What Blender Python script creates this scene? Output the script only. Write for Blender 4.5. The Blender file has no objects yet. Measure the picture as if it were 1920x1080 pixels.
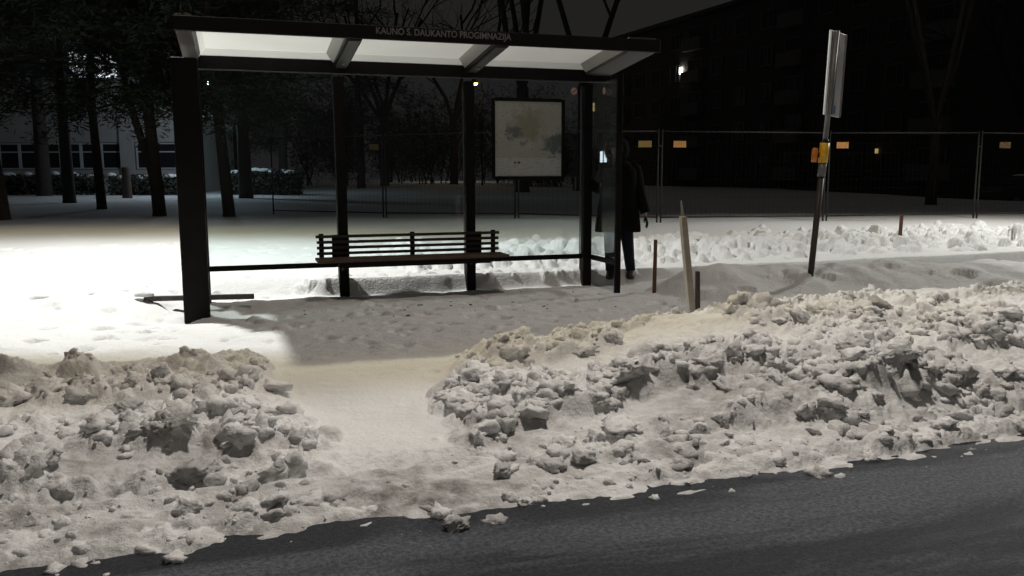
import bpy, bmesh, math, random
import numpy as np
from mathutils import Vector, Matrix

R = math.radians
random.seed(11)
rng = np.random.default_rng(7)
scene = bpy.context.scene
col = scene.collection

# ------------------------------------------------------------------ camera
CAM_H = 1.574
cam_data = bpy.data.cameras.new("camera")
cam = bpy.data.objects.new("camera", cam_data)
col.objects.link(cam)
cam_data.lens = 29.53
cam_data.sensor_width = 36.0
cam_data.clip_start = 0.05
cam_data.clip_end = 2000
cam.matrix_world = (Matrix.Translation((0, 0, CAM_H)) @ Matrix.Rotation(R(90) - 0.1341, 4, 'X')
                    @ Matrix.Rotation(-0.0029, 4, 'Z'))
scene.camera = cam
scene.render.resolution_x, scene.render.resolution_y = 1024, 576

# ------------------------------------------------------------------ night sky (city glow on low cloud)
world = bpy.data.worlds.new("World")
scene.world = world
world.use_nodes = True
wn, wl = world.node_tree.nodes, world.node_tree.links
wn.clear()
w_out = wn.new("ShaderNodeOutputWorld")
w_bg = wn.new("ShaderNodeBackground")
w_tc = wn.new("ShaderNodeTexCoord")
w_no = wn.new("ShaderNodeTexNoise")
w_no.inputs["Scale"].default_value = 2.2
w_no.inputs["Detail"].default_value = 5
w_rp = wn.new("ShaderNodeValToRGB")
w_rp.color_ramp.elements[0].position = 0.3
w_rp.color_ramp.elements[0].color = (0.75, 0.72, 0.70, 1)
w_rp.color_ramp.elements[1].position = 0.75
w_rp.color_ramp.elements[1].color = (1.0, 0.93, 0.88, 1)
w_bg.inputs["Strength"].default_value = 0.019
wl.new(w_tc.outputs["Generated"], w_no.inputs["Vector"])
wl.new(w_no.outputs["Fac"], w_rp.inputs["Fac"])
wl.new(w_rp.outputs["Color"], w_bg.inputs["Color"])
wl.new(w_bg.outputs[0], w_out.inputs["Surface"])

scene.view_settings.view_transform = 'Standard'
scene.view_settings.look = 'None'
scene.view_settings.exposure = 0.0
scene.view_settings.gamma = 1.0
scene.view_settings.use_curve_mapping = False
scene.render.engine = 'CYCLES'
cy = scene.cycles
cy.max_bounces = 8
cy.diffuse_bounces = 4
cy.glossy_bounces = 3
cy.transparent_max_bounces = 16
cy.caustics_reflective = False
cy.caustics_refractive = False
cy.sample_clamp_indirect = 3.0
cy.use_denoising = True

# ------------------------------------------------------------------ street frame: u along the shelter, v towards the road
YAW = 0.3146
OX, OY = -3.5126, 9.5391
CU, SU = math.cos(YAW), math.sin(YAW)
def W(u, v, z=0.0):
    return Vector((OX + u * CU + v * SU, OY + u * SU - v * CU, z))
def toUV(x, y):
    dx, dy = x - OX, y - OY
    return dx * CU + dy * SU, dx * SU - dy * CU

# lamp settings: position in the street frame, height, power
L1_UV, L1_Z, L1_W = (-1.25, -1.65), 6.8, 2450.0      # path lamp behind the broad pillar
L2_UV, L2_Z, L2_W = (16.5, -1.9), 6.8, 1750.0        # next path lamp
L3_UV, L3_Z, L3_W = (3.4, 4.5), 9.2, 1650.0          # road lamp over the road edge, with a sharp house-side cut-off
L4_UV, L4_Z, L4_W = (-5.0, 16.5), 9.0, 480.0        # added fill lamp, out of view, for the bank's camera-facing sides
def street_light(name, loc, power, rot, white_b, warm_b, tail_b, spill=0.33, beam=1.0, soft=0.10, tint=(1, 1, 1)):
    """LED luminaire: a strip-shaped beam along the path with warm fringes and weak stray light outside it"""
    ld = bpy.data.lights.new(name, 'POINT')
    ld.energy = power; ld.color = tint
    ld.shadow_soft_size = soft
    ld.use_nodes = True
    n, l = ld.node_tree.nodes, ld.node_tree.links
    n.clear()
    out = n.new("ShaderNodeOutputLight")
    em = n.new("ShaderNodeEmission")
    tc = n.new("ShaderNodeTexCoord")
    sp = n.new("ShaderNodeSeparateXYZ")
    l.new(tc.outputs["Normal"], sp.inputs[0])
    def m(op, a, b=None, c=None, clamp=False):
        x = n.new("ShaderNodeMath"); x.operation = op; x.use_clamp = clamp
        for i, s in enumerate((a, b, c)):
            if s is None: continue
            if isinstance(s, (int, float)): x.inputs[i].default_value = s
            else: l.new(s, x.inputs[i])
        return x.outputs[0]
    def smooth(v, e0, e1):
        x = n.new("ShaderNodeMapRange"); x.interpolation_type = 'SMOOTHSTEP'; x.clamp = True
        l.new(v, x.inputs["Value"])
        x.inputs["From Min"].default_value = e0; x.inputs["From Max"].default_value = e1
        return x.outputs["Result"]
    az = m('MAXIMUM', m('ABSOLUTE', sp.outputs["Z"]), 0.001)
    t = m('DIVIDE', sp.outputs["Y"], az)                 # >0 towards the field, <0 towards the road
    down = smooth(m('MULTIPLY', sp.outputs["Z"], -1.0), 0.10, 0.30)
    band = lambda f0, f1, r0, r1: m('MULTIPLY', m('MULTIPLY', smooth(t, -f0, -f1), m('SUBTRACT', 1.0, smooth(t, r0, r1))), down)
    white, warm, tail = band(*white_b), band(*warm_b), m('MULTIPLY', band(*tail_b), spill)
    def rgb(c, f):
        x = n.new("ShaderNodeVectorMath"); x.operation = 'SCALE'
        x.inputs[0].default_value = c; l.new(f, x.inputs["Scale"]); return x.outputs[0]
    def add(a, b):
        x = n.new("ShaderNodeVectorMath"); x.operation = 'ADD'; l.new(a, x.inputs[0]); l.new(b, x.inputs[1]); return x.outputs[0]
    c = add(add(rgb(tuple(beam * k for k in (0.68, 0.74, 0.82)), white), rgb(tuple(beam * k for k in (0.32, 0.28, 0.15)), warm)), rgb((1.0, 0.91, 0.81), tail))
    l.new(c, em.inputs["Color"])
    em.inputs["Strength"].default_value = 1.0
    l.new(em.outputs[0], out.inputs["Surface"])
    o = bpy.data.objects.new(name, ld)
    col.objects.link(o)
    o.location = loc
    o.rotation_euler = (0, 0, rot)
    return o
street_light("street_light", W(*L1_UV, L1_Z), L1_W, 0.0, (0.66, 0.54, 0.40, 0.90), (0.80, 0.62, 0.85, 1.35), (3.0, 2.0, 1.1, 1.9), spill=0.16)
street_light("street_light", W(*L2_UV, L2_Z), L2_W, 0.0, (2.5, 2.0, 0.3, 0.9), (2.5, 2.0, 0.4, 1.0), (3.0, 2.5, 0.7, 1.1), spill=0.3, soft=0.4)
street_light("street_light", W(*L3_UV, L3_Z), L3_W, YAW, (2.6, 2.0, -0.07, 0.05), (2.6, 2.0, 0.0, 0.15), (2.6, 2.0, 0.5, 1.2), spill=0.34, soft=0.4, tint=(1.0, 0.925, 0.885))
street_light("street_light", W(*L4_UV, L4_Z), L4_W, YAW, (2.6, 2.0, 1.05, 1.35), (2.6, 2.0, 1.1, 1.4), (2.6, 2.0, 1.1, 1.4), spill=0.0, soft=0.5, tint=(1.0, 0.92, 0.88))  # added front fill from behind the camera, cut off short of the platform

# ------------------------------------------------------------------ materials
MATS = {}
def new_mat(name):
    m = bpy.data.materials.new(name); m.use_nodes = True
    m.node_tree.nodes.clear()
    return m, m.node_tree.nodes, m.node_tree.links
def simple(name, color, rough=0.6, metal=0.0, var=0.25, scale=8.0, bump=0.0, bscale=40.0, spec=0.5):
    m, n, l = new_mat(name)
    out = n.new("ShaderNodeOutputMaterial"); b = n.new("ShaderNodeBsdfPrincipled")
    tc = n.new("ShaderNodeTexCoord"); no = n.new("ShaderNodeTexNoise")
    no.inputs["Scale"].default_value = scale; no.inputs["Detail"].default_value = 4
    l.new(tc.outputs["Object"], no.inputs["Vector"])
    mx = n.new("ShaderNodeMix"); mx.data_type = 'RGBA'
    mx.inputs["A"].default_value = tuple(c * (1 - var) for c in color) + (1,)
    mx.inputs["B"].default_value = tuple(min(1, c * (1 + var)) for c in color) + (1,)
    l.new(no.outputs["Fac"], mx.inputs["Factor"]); l.new(mx.outputs["Result"], b.inputs["Base Color"])
    b.inputs["Roughness"].default_value = rough; b.inputs["Metallic"].default_value = metal
    b.inputs["Specular IOR Level"].default_value = spec
    if bump:
        n2 = n.new("ShaderNodeTexNoise"); n2.inputs["Scale"].default_value = bscale; n2.inputs["Detail"].default_value = 5
        l.new(tc.outputs["Object"], n2.inputs["Vector"])
        bp = n.new("ShaderNodeBump"); bp.inputs["Strength"].default_value = bump; bp.inputs["Distance"].default_value = 0.02
        l.new(n2.outputs["Fac"], bp.inputs["Height"]); l.new(bp.outputs[0], b.inputs["Normal"])
    l.new(b.outputs[0], out.inputs["Surface"])
    MATS[name] = m
    return m
def emit(name, color, strength):
    m, n, l = new_mat(name)
    out = n.new("ShaderNodeOutputMaterial"); e = n.new("ShaderNodeEmission")
    e.inputs["Color"].default_value = (*color, 1); e.inputs["Strength"].default_value = strength
    l.new(e.outputs[0], out.inputs["Surface"]); MATS[name] = m
    return m
def glass(name, haze, tint=(0.9, 0.95, 0.95), thin=False):
    m, n, l = new_mat(name)
    out = n.new("ShaderNodeOutputMaterial")
    tr = n.new("ShaderNodeBsdfTransparent"); tr.inputs["Color"].default_value = (*tint, 1)
    gl = n.new("ShaderNodeBsdfGlossy"); gl.inputs["Roughness"].default_value = 0.0
    df = n.new("ShaderNodeBsdfDiffuse"); df.inputs["Color"].default_value = (0.5, 0.5, 0.48, 1)
    tl = n.new("ShaderNodeBsdfTranslucent"); tl.inputs["Color"].default_value = (0.5, 0.5, 0.48, 1)
    fr = n.new("ShaderNodeFresnel"); fr.inputs["IOR"].default_value = 1.45
    if thin:                                             # both faces reflect alike
        ge = n.new("ShaderNodeNewGeometry"); mi = n.new("ShaderNodeMix"); mi.inputs["A"].default_value = 1.45; mi.inputs["B"].default_value = 1 / 1.45
        l.new(ge.outputs["Backfacing"], mi.inputs["Factor"]); l.new(mi.outputs["Result"], fr.inputs["IOR"])
    tc = n.new("ShaderNodeTexCoord"); no = n.new("ShaderNodeTexNoise"); no.inputs["Scale"].default_value = 2.5
    no.inputs["Detail"].default_value = 6
    l.new(tc.outputs["Object"], no.inputs["Vector"])
    mr = n.new("ShaderNodeMapRange"); l.new(no.outputs["Fac"], mr.inputs["Value"])
    mr.inputs["From Min"].default_value = 0.3; mr.inputs["From Max"].default_value = 0.8
    mr.inputs["To Min"].default_value = haze * 0.5; mr.inputs["To Max"].default_value = haze * 1.8
    dd = n.new("ShaderNodeMixShader"); dd.inputs[0].default_value = 0.5
    l.new(df.outputs[0], dd.inputs[1]); l.new(tl.outputs[0], dd.inputs[2])
    m1 = n.new("ShaderNodeMixShader"); l.new(mr.outputs[0], m1.inputs[0]); l.new(tr.outputs[0], m1.inputs[1]); l.new(dd.outputs[0], m1.inputs[2])
    m2 = n.new("ShaderNodeMixShader"); l.new(fr.outputs[0], m2.inputs[0]); l.new(m1.outputs[0], m2.inputs[1]); l.new(gl.outputs[0], m2.inputs[2])
    l.new(m2.outputs[0], out.inputs["Surface"]); MATS[name] = m
    return m

simple("dark_steel", (0.010, 0.009, 0.009), 0.5, 0.0, 0.3, 6, 0.1, 60, 0.08)
simple("rib_steel", (0.055, 0.048, 0.042), 0.5, 0.0, 0.25, 6, spec=0.3)
simple("bare_steel", (0.45, 0.45, 0.44), 0.4, 0.7, 0.2, 12)
simple("polished_edge", (0.85, 0.88, 0.9), 0.12, 1.0, 0.05, 12)
simple("galvanised", (0.17, 0.17, 0.165), 0.55, 0.3, 0.25, 20)
simple("tag_dull", (0.20, 0.13, 0.06), 0.6, 0, 0.25, 30)
simple("fence_steel", (0.045, 0.045, 0.043), 0.6, 0.2, 0.25, 20, spec=0.2)
simple("dark_wood", (0.035, 0.024, 0.018), 0.65, 0, 0.35, 10, 0.15, 50)
simple("seat_wood", (0.07, 0.045, 0.03), 0.6, 0, 0.35, 10, 0.15, 50)
simple("letter_grey", (0.14, 0.14, 0.145), 0.6, 0, 0.25, 30)
simple("bark", (0.045, 0.036, 0.03), 0.9, 0, 0.45, 9, 0.8, 18)
simple("needles", (0.022, 0.034, 0.018), 0.8, 0, 0.5, 3)
simple("twigs", (0.03, 0.024, 0.02), 0.9, 0, 0.4, 3)
simple("stump_wood", (0.09, 0.065, 0.05), 0.9, 0, 0.4, 10, 0.5, 30)
simple("stake_brown", (0.12, 0.055, 0.03), 0.8, 0, 0.35, 25, 0.3, 60)
simple("stake_grey", (0.33, 0.30, 0.265), 0.85, 0, 0.3, 18, 0.5, 60)
simple("stake_red", (0.32, 0.06, 0.045), 0.8, 0, 0.35, 25, 0.3, 60)
simple("yellow_paint", (0.75, 0.42, 0.02), 0.45, 0, 0.15, 15)
simple("orange_paint", (0.75, 0.25, 0.05), 0.3, 0.2, 0.2, 15)
simple("tag_orange", (0.70, 0.33, 0.10), 0.5, 0, 0.25, 30)
simple("tag_yellow", (0.62, 0.42, 0.13), 0.5, 0, 0.25, 30)
simple("concrete_wall", (0.34, 0.33, 0.31), 0.85, 0, 0.15, 2, 0.2, 30)
simple("school_wall", (0.40, 0.39, 0.37), 0.85, 0, 0.12, 1.5, 0.2, 30)
simple("brick_wall_dark", (0.05, 0.043, 0.038), 0.9, 0, 0.2, 1.0)
simple("balcony_panel", (0.10, 0.095, 0.09), 0.85, 0, 0.2, 2.0)
simple("window_frame", (0.55, 0.55, 0.55), 0.6, 0, 0.1, 4)
simple("frame_dull", (0.10, 0.097, 0.094), 0.7, 0, 0.2, 4)
simple("dark_glass", (0.012, 0.013, 0.016), 0.4, 0, 0.2, 2, spec=0.4)
simple("roof_felt", (0.05, 0.05, 0.05), 0.9)
simple("hedge_leaf", (0.04, 0.042, 0.03), 0.8, 0, 0.4, 4)
simple("coat", (0.011, 0.010, 0.0095), 0.9, 0, 0.3, 10, 0.35, 22, 0.03)
simple("fur", (0.022, 0.018, 0.015), 0.9, 0, 0.4, 40, 0.8, 60, 0.2)
simple("trousers", (0.012, 0.014, 0.022), 0.85, 0, 0.3, 14, 0.3, 30, 0.2)
simple("boots", (0.012, 0.011, 0.010), 0.5, 0, 0.3, 20)
simple("skin", (0.30, 0.18, 0.13), 0.55, 0, 0.1, 10)
simple("hair", (0.03, 0.02, 0.015), 0.6, 0, 0.3, 40)
simple("sign_white", (0.55, 0.56, 0.55), 0.45, 0, 0.12, 6)
simple("sign_blue", (0.10, 0.22, 0.45), 0.4, 0, 0.1, 6)
simple("sticker_pink", (0.62, 0.50, 0.46), 0.5, 0, 0.1, 20)
simple("sticker_dark", (0.10, 0.05, 0.045), 0.5, 0, 0.1, 20)
simple("sticker_red", (0.45, 0.12, 0.10), 0.5, 0, 0.1, 20)
simple("car_paint", (0.015, 0.016, 0.018), 0.25, 0, 0.1, 2)
simple("rubber", (0.015, 0.015, 0.015), 0.9)
simple("plank_wood", (0.09, 0.08, 0.075), 0.8, 0, 0.3, 14, 0.4, 40)
simple("grit", (0.06, 0.045, 0.035), 0.9, 0, 0.5, 60)
emit("lamp_cool", (0.75, 0.9, 1.0), 28.0)
emit("lamp_street", (0.9, 0.95, 1.0), 40.0)
emit("lamp_sodium", (1.0, 0.36, 0.08), 26.0)
emit("lamp_white", (1.0, 0.97, 0.9), 14.0)
emit("window_lit", (0.85, 0.93, 1.0), 1.3)
emit("window_blue", (0.45, 0.68, 1.0), 0.55)
emit("window_warm", (1.0, 0.75, 0.3), 0.35)
glass("pane_clear", 0.003)
glass("pane_side", 0.03, thin=True)

# roof tray: milky plastic with thin snow on top, lets lamp light through
m, n, l = new_mat("milky_panel")
out = n.new("ShaderNodeOutputMaterial")
tl = n.new("ShaderNodeBsdfTranslucent"); df = n.new("ShaderNodeBsdfDiffuse")
tc = n.new("ShaderNodeTexCoord"); no = n.new("ShaderNodeTexNoise"); no.inputs["Scale"].default_value = 1.6; no.inputs["Detail"].default_value = 4
l.new(tc.outputs["Object"], no.inputs["Vector"])
rp = n.new("ShaderNodeValToRGB"); rp.color_ramp.elements[0].position = 0.25; rp.color_ramp.elements[1].position = 0.8
rp.color_ramp.elements[0].color = (0.36, 0.36, 0.342, 1); rp.color_ramp.elements[1].color = (0.43, 0.43, 0.41, 1)
l.new(no.outputs["Fac"], rp.inputs["Fac"])
l.new(rp.outputs["Color"], tl.inputs["Color"]); df.inputs["Color"].default_value = (0.72, 0.72, 0.70, 1)
mx = n.new("ShaderNodeMixShader"); mx.inputs[0].default_value = 0.5
l.new(tl.outputs[0], mx.inputs[1]); l.new(df.outputs[0], mx.inputs[2]); l.new(mx.outputs[0], out.inputs["Surface"])
MATS["milky_panel"] = m

# snow
def snow_material(name, use_dirt):
    m, n, l = new_mat(name)
    out = n.new("ShaderNodeOutputMaterial"); b = n.new("ShaderNodeBsdfPrincipled")
    tc = n.new("ShaderNodeTexCoord")
    def noise(s, d=5, r=0.55):
        x = n.new("ShaderNodeTexNoise"); x.inputs["Scale"].default_value = s; x.inputs["Detail"].default_value = d
        x.inputs["Roughness"].default_value = r
        l.new(tc.outputs["Object"], x.inputs["Vector"]); return x.outputs["Fac"]
    def mix(f, a, bb):
        x = n.new("ShaderNodeMix"); x.data_type = 'RGBA'
        if isinstance(f, float): x.inputs["Factor"].default_value = f
        else: l.new(f, x.inputs["Factor"])
        for s, v in (("A", a), ("B", bb)):
            if isinstance(v, tuple): x.inputs[s].default_value = (*v, 1)
            else: l.new(v, x.inputs[s])
        return x.outputs["Result"]
    base = mix(noise(1.3), (0.74, 0.74, 0.74), (0.84, 0.84, 0.84))
    if use_dirt:
        at = n.new("ShaderNodeAttribute"); at.attribute_name = "dirt"
        mr = n.new("ShaderNodeMapRange"); l.new(noise(9.0, 6, 0.65), mr.inputs["Value"])
        mr.inputs["From Min"].default_value = 0.32; mr.inputs["From Max"].default_value = 0.72
        mu = n.new("ShaderNodeMath"); mu.operation = 'MULTIPLY_ADD'; mu.use_clamp = True
        l.new(at.outputs["Fac"], mu.inputs[0]); l.new(mr.outputs[0], mu.inputs[1]); mu.inputs[2].default_value = 0.0
        ad = n.new("ShaderNodeMath"); ad.operation = 'MULTIPLY_ADD'; ad.use_clamp = True
        l.new(at.outputs["Fac"], ad.inputs[0]); ad.inputs[1].default_value = 0.45; l.new(mu.outputs[0], ad.inputs[2])
        dirty = mix(noise(3.1), (0.215, 0.205, 0.195), (0.33, 0.315, 0.30))
        base = mix(ad.outputs[0], base, dirty)
        # grit specks
        sp = n.new("ShaderNodeMapRange"); l.new(noise(85.0, 2, 0.5), sp.inputs["Value"])
        sp.inputs["From Min"].default_value = 0.66; sp.inputs["From Max"].default_value = 0.74
        s2 = n.new("ShaderNodeMath"); s2.operation = 'MULTIPLY'; l.new(sp.outputs[0], s2.inputs[0]); l.new(at.outputs["Fac"], s2.inputs[1])
        base = mix(s2.outputs[0], base, (0.10, 0.08, 0.065))
    l.new(base, b.inputs["Base Color"])
    b.inputs["Roughness"].default_value = 0.75
    b.inputs["Specular IOR Level"].default_value = 0.25
    bp = n.new("ShaderNodeBump"); bp.inputs["Strength"].default_value = 0.6; bp.inputs["Distance"].default_value = 0.025
    l.new(noise(38.0, 5, 0.6), bp.inputs["Height"]); l.new(bp.outputs[0], b.inputs["Normal"])
    l.new(b.outputs[0], out.inputs["Surface"])
    MATS[name] = m
snow_material("snow", False)
snow_material("snow_dirty", True)

# wet, slushy asphalt (object space of the road: x along the street, y across)
m, n, l = new_mat("wet_asphalt")
out = n.new("ShaderNodeOutputMaterial"); b = n.new("ShaderNodeBsdfPrincipled")
tc = n.new("ShaderNodeTexCoord")
mp = n.new("ShaderNodeMapping"); mp.inputs["Scale"].default_value = (0.35, 1.5, 1.0); l.new(tc.outputs["Object"], mp.inputs["Vector"])
n1 = n.new("ShaderNodeTexNoise"); n1.inputs["Scale"].default_value = 1.5; n1.inputs["Detail"].default_value = 7; n1.inputs["Roughness"].default_value = 0.62
n1.inputs["Distortion"].default_value = 0.5
l.new(mp.outputs[0], n1.inputs["Vector"])
n2 = n.new("ShaderNodeTexNoise"); n2.inputs["Scale"].default_value = 120; n2.inputs["Detail"].default_value = 4; n2.inputs["Roughness"].default_value = 0.7
l.new(tc.outputs["Object"], n2.inputs["Vector"])
sy = n.new("ShaderNodeSeparateXYZ"); l.new(tc.outputs["Object"], sy.inputs[0])
def rng_(v, a, c, lo=0.0, hi=1.0):
    x = n.new("ShaderNodeMapRange"); x.interpolation_type = 'SMOOTHSTEP'; l.new(v, x.inputs["Value"]); x.inputs["From Min"].default_value = a; x.inputs["From Max"].default_value = c
    x.inputs["To Min"].default_value = lo; x.inputs["To Max"].default_value = hi; return x.outputs[0]
def mth(op, a, c):
    x = n.new("ShaderNodeMath"); x.operation = op; x.use_clamp = op != 'SUBTRACT'
    for i_, v_ in enumerate((a, c)):
        if isinstance(v_, (int, float)): x.inputs[i_].default_value = v_
        else: l.new(v_, x.inputs[i_])
    return x.outputs[0]
# slush left along the kerb and between the wheel tracks (y = -v)
kerb = mth('MULTIPLY', rng_(sy.outputs["Y"], -7.35, -6.95), rng_(sy.outputs["Y"], -6.55, -6.80))
slush = rng_(mth('ADD', n1.outputs["Fac"], mth('MULTIPLY', kerb, 0.13)), 0.47, 0.68)
r1 = n.new("ShaderNodeMix"); r1.data_type = 'RGBA'
r1.inputs["A"].default_value = (0.040, 0.045, 0.062, 1); r1.inputs["B"].default_value = (0.16, 0.175, 0.21, 1)
l.new(slush, r1.inputs["Factor"])
n3 = n.new("ShaderNodeTexNoise"); n3.inputs["Scale"].default_value = 42; n3.inputs["Detail"].default_value = 5; n3.inputs["Roughness"].default_value = 0.75
l.new(tc.outputs["Object"], n3.inputs["Vector"])
gr = rng_(n3.outputs["Fac"], 0.30, 0.72, 0.45, 1.6)
sm = n.new("ShaderNodeVectorMath"); sm.operation = 'SCALE'; l.new(r1.outputs["Result"], sm.inputs[0]); l.new(gr, sm.inputs["Scale"])
hs = n.new("ShaderNodeHueSaturation"); hs.inputs["Saturation"].default_value = 0.9; l.new(sm.outputs[0], hs.inputs["Color"])
l.new(hs.outputs[0], b.inputs["Base Color"])
rr = n.new("ShaderNodeMapRange"); l.new(n1.outputs["Fac"], rr.inputs["Value"])
rr.inputs["From Min"].default_value = 0.3; rr.inputs["From Max"].default_value = 0.65; rr.inputs["To Min"].default_value = 0.42; rr.inputs["To Max"].default_value = 0.85
l.new(rr.outputs[0], b.inputs["Roughness"]); b.inputs["Specular IOR Level"].default_value = 0.35
bp = n.new("ShaderNodeBump"); bp.inputs["Strength"].default_value = 1.0; bp.inputs["Distance"].default_value = 0.03
l.new(n2.outputs["Fac"], bp.inputs["Height"]); l.new(bp.outputs[0], b.inputs["Normal"])
l.new(b.outputs[0], out.inputs["Surface"]); MATS["wet_asphalt"] = m

# transit map print (x,y in the sheet's own metres)
m, n, l = new_mat("map_print")
out = n.new("ShaderNodeOutputMaterial"); b = n.new("ShaderNodeBsdfPrincipled"); tc = n.new("ShaderNodeTexCoord")
sx = n.new("ShaderNodeSeparateXYZ"); l.new(tc.outputs["Object"], sx.inputs[0])
def mnoise(s, d=4, dist=0.0):
    x = n.new("ShaderNodeTexNoise"); x.inputs["Scale"].default_value = s; x.inputs["Detail"].default_value = d; x.inputs["Distortion"].default_value = dist
    l.new(tc.outputs["Object"], x.inputs["Vector"]); return x.outputs["Fac"]
def mrange(v, a, c):
    x = n.new("ShaderNodeMapRange"); l.new(v, x.inputs["Value"]); x.inputs["From Min"].default_value = a; x.inputs["From Max"].default_value = c; return x.outputs[0]
def mmix(f, a, c):
    x = n.new("ShaderNodeMix"); x.data_type = 'RGBA'
    l.new(f, x.inputs["Factor"])
    for s, v in (("A", a), ("B", c)):
        if isinstance(v, tuple): x.inputs[s].default_value = (*v, 1)
        else: l.new(v, x.inputs[s])
    return x.outputs["Result"]
def mmath(op, a, c):
    x = n.new("ShaderNodeMath"); x.operation = op
    for i, v in enumerate((a, c)):
        if isinstance(v, (int, float)): x.inputs[i].default_value = v
        else: l.new(v, x.inputs[i])
    return x.outputs[0]
def blob(cx, cz, rad):
    a = mmath('POWER', mmath('SUBTRACT', sx.outputs["X"], cx), 2.0); c = mmath('POWER', mmath('SUBTRACT', sx.outputs["Z"], cz), 2.0)
    d = mmath('SQRT', mmath('ADD', a, c), 0.0)
    d = mmath('ADD', d, mmath('MULTIPLY', mmath('SUBTRACT', mnoise(9, 5, 0.6), 0.5), 0.5))
    return mrange(d, rad, rad * 0.45)
paper = (0.38, 0.385, 0.36)
c = mmix(mrange(mnoise(3.2, 4), 0.36, 0.62), paper, (0.34, 0.335, 0.28))
c = mmix(blob(-0.02, 0.66, 0.26), c, (0.26, 0.24, 0.18))
c = mmix(blob(-0.18, 0.55, 0.11), c, (0.13, 0.14, 0.15))
c = mmix(blob(0.36, 0.42, 0.17), c, (0.10, 0.125, 0.125))
c = mmix(mmath('MULTIPLY', mrange(mnoise(34, 3), 0.56, 0.68), 0.6), c, (0.20, 0.16, 0.09))
leg = mrange(sx.outputs["Z"], 0.262, 0.258)
lines = n.new("ShaderNodeTexNoise"); lines.inputs["Scale"].default_value = 1.0; lines.inputs["Detail"].default_value = 2
lm = n.new("ShaderNodeMapping"); lm.inputs["Scale"].default_value = (14, 1, 60); l.new(tc.outputs["Object"], lm.inputs["Vector"]); l.new(lm.outputs[0], lines.inputs["Vector"])
c = mmix(leg, c, mmix(mmath('MULTIPLY', mrange(lines.outputs["Fac"], 0.52, 0.62), 0.35), (0.45, 0.45, 0.435), (0.16, 0.16, 0.16)))
l.new(c, b.inputs["Base Color"]); b.inputs["Roughness"].default_value = 0.5
l.new(b.outputs[0], out.inputs["Surface"]); MATS["map_print"] = m

# ------------------------------------------------------------------ mesh helpers
class MB:
    def __init__(self): self.v, self.f = [], []
    def add(self, vs, fs):
        k = len(self.v); self.v += [tuple(x) for x in vs]; self.f += [tuple(i + k for i in q) for q in fs]; return self
    def box(self, c, s, rot=None):
        c = Vector(c); h = [x / 2 for x in s]
        vs = [Vector((sx_ * h[0], sy_ * h[1], sz_ * h[2])) for sx_ in (-1, 1) for sy_ in (-1, 1) for sz_ in (-1, 1)]
        if rot is not None: vs = [rot @ q for q in vs]
        return self.add([q + c for q in vs], [(0, 1, 3, 2), (4, 6, 7, 5), (0, 4, 5, 1), (2, 3, 7, 6), (0, 2, 6, 4), (1, 5, 7, 3)])
    def tube(self, pts, rads, nseg=8, caps=True):
        pts = [Vector(q) for q in pts]; rings = []
        up = Vector((0.013, 0.031, 1)).normalized()
        for i, q in enumerate(pts):
            d = (pts[min(i + 1, len(pts) - 1)] - pts[max(i - 1, 0)]).normalized()
            a = d.cross(up if abs(d.dot(up)) < 0.95 else Vector((1, 0, 0))).normalized(); bb = d.cross(a)
            rings.append([q + (a * math.cos(t) + bb * math.sin(t)) * rads[i] for t in [2 * math.pi * k / nseg for k in range(nseg)]])
        vs = [x for r_ in rings for x in r_]; fs = []
        for i in range(len(pts) - 1):
            for k in range(nseg):
                k2 = (k + 1) % nseg
                fs.append((i * nseg + k, i * nseg + k2, (i + 1) * nseg + k2, (i + 1) * nseg + k))
        if caps:
            fs.append(tuple(range(nseg - 1, -1, -1))); fs.append(tuple((len(pts) - 1) * nseg + k for k in range(nseg)))
        return self.add(vs, fs)
    def rings(self, secs, nseg=20, power=2.0):
        """stack of superellipse sections (cx,cy,z,rx,ry)"""
        vs, fs = [], []
        for (cx, cy_, z, rx, ry) in secs:
            for k in range(nseg):
                t = 2 * math.pi * k / nseg; ct, st = math.cos(t), math.sin(t)
                vs.append((cx + rx * math.copysign(abs(ct) ** (2 / power), ct), cy_ + ry * math.copysign(abs(st) ** (2 / power), st), z))
        for i in range(len(secs) - 1):
            for k in range(nseg):
                k2 = (k + 1) % nseg
                fs.append((i * nseg + k, i * nseg + k2, (i + 1) * nseg + k2, (i + 1) * nseg + k))
        fs.append(tuple(range(nseg - 1, -1, -1))); fs.append(tuple((len(secs) - 1) * nseg + k for k in range(nseg)))
        return self.add(vs, fs)
    def build(self, name, mat, parent=None, smooth=False, bevel=0.0, kind=None):
        me = bpy.data.meshes.new(name); me.from_pydata(self.v, [], self.f); me.update()
        if smooth: me.polygons.foreach_set("use_smooth", [True] * len(me.polygons))
        me.materials.append(MATS[mat] if isinstance(mat, str) else mat)
        o = bpy.data.objects.new(name, me); col.objects.link(o)
        if parent is not None: o.parent = parent
        if bevel:
            md = o.modifiers.new("bevel", 'BEVEL'); md.width = bevel; md.segments = 2; md.limit_method = 'ANGLE'
        if kind: o["kind"] = kind
        return o
def tag(o, label=None, cat=None, group=None, kind=None):
    if label: o["label"] = label
    if cat: o["category"] = cat
    if group: o["group"] = group
    if kind: o["kind"] = kind
    return o
def empty(name, loc, rz=0.0):
    o = bpy.data.objects.new(name, None); col.objects.link(o); o.location = loc; o.rotation_euler = (0, 0, rz); o.empty_display_size = 0.2
    return o
def Z(a): return Matrix.Rotation(a, 3, 'Z')

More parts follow.
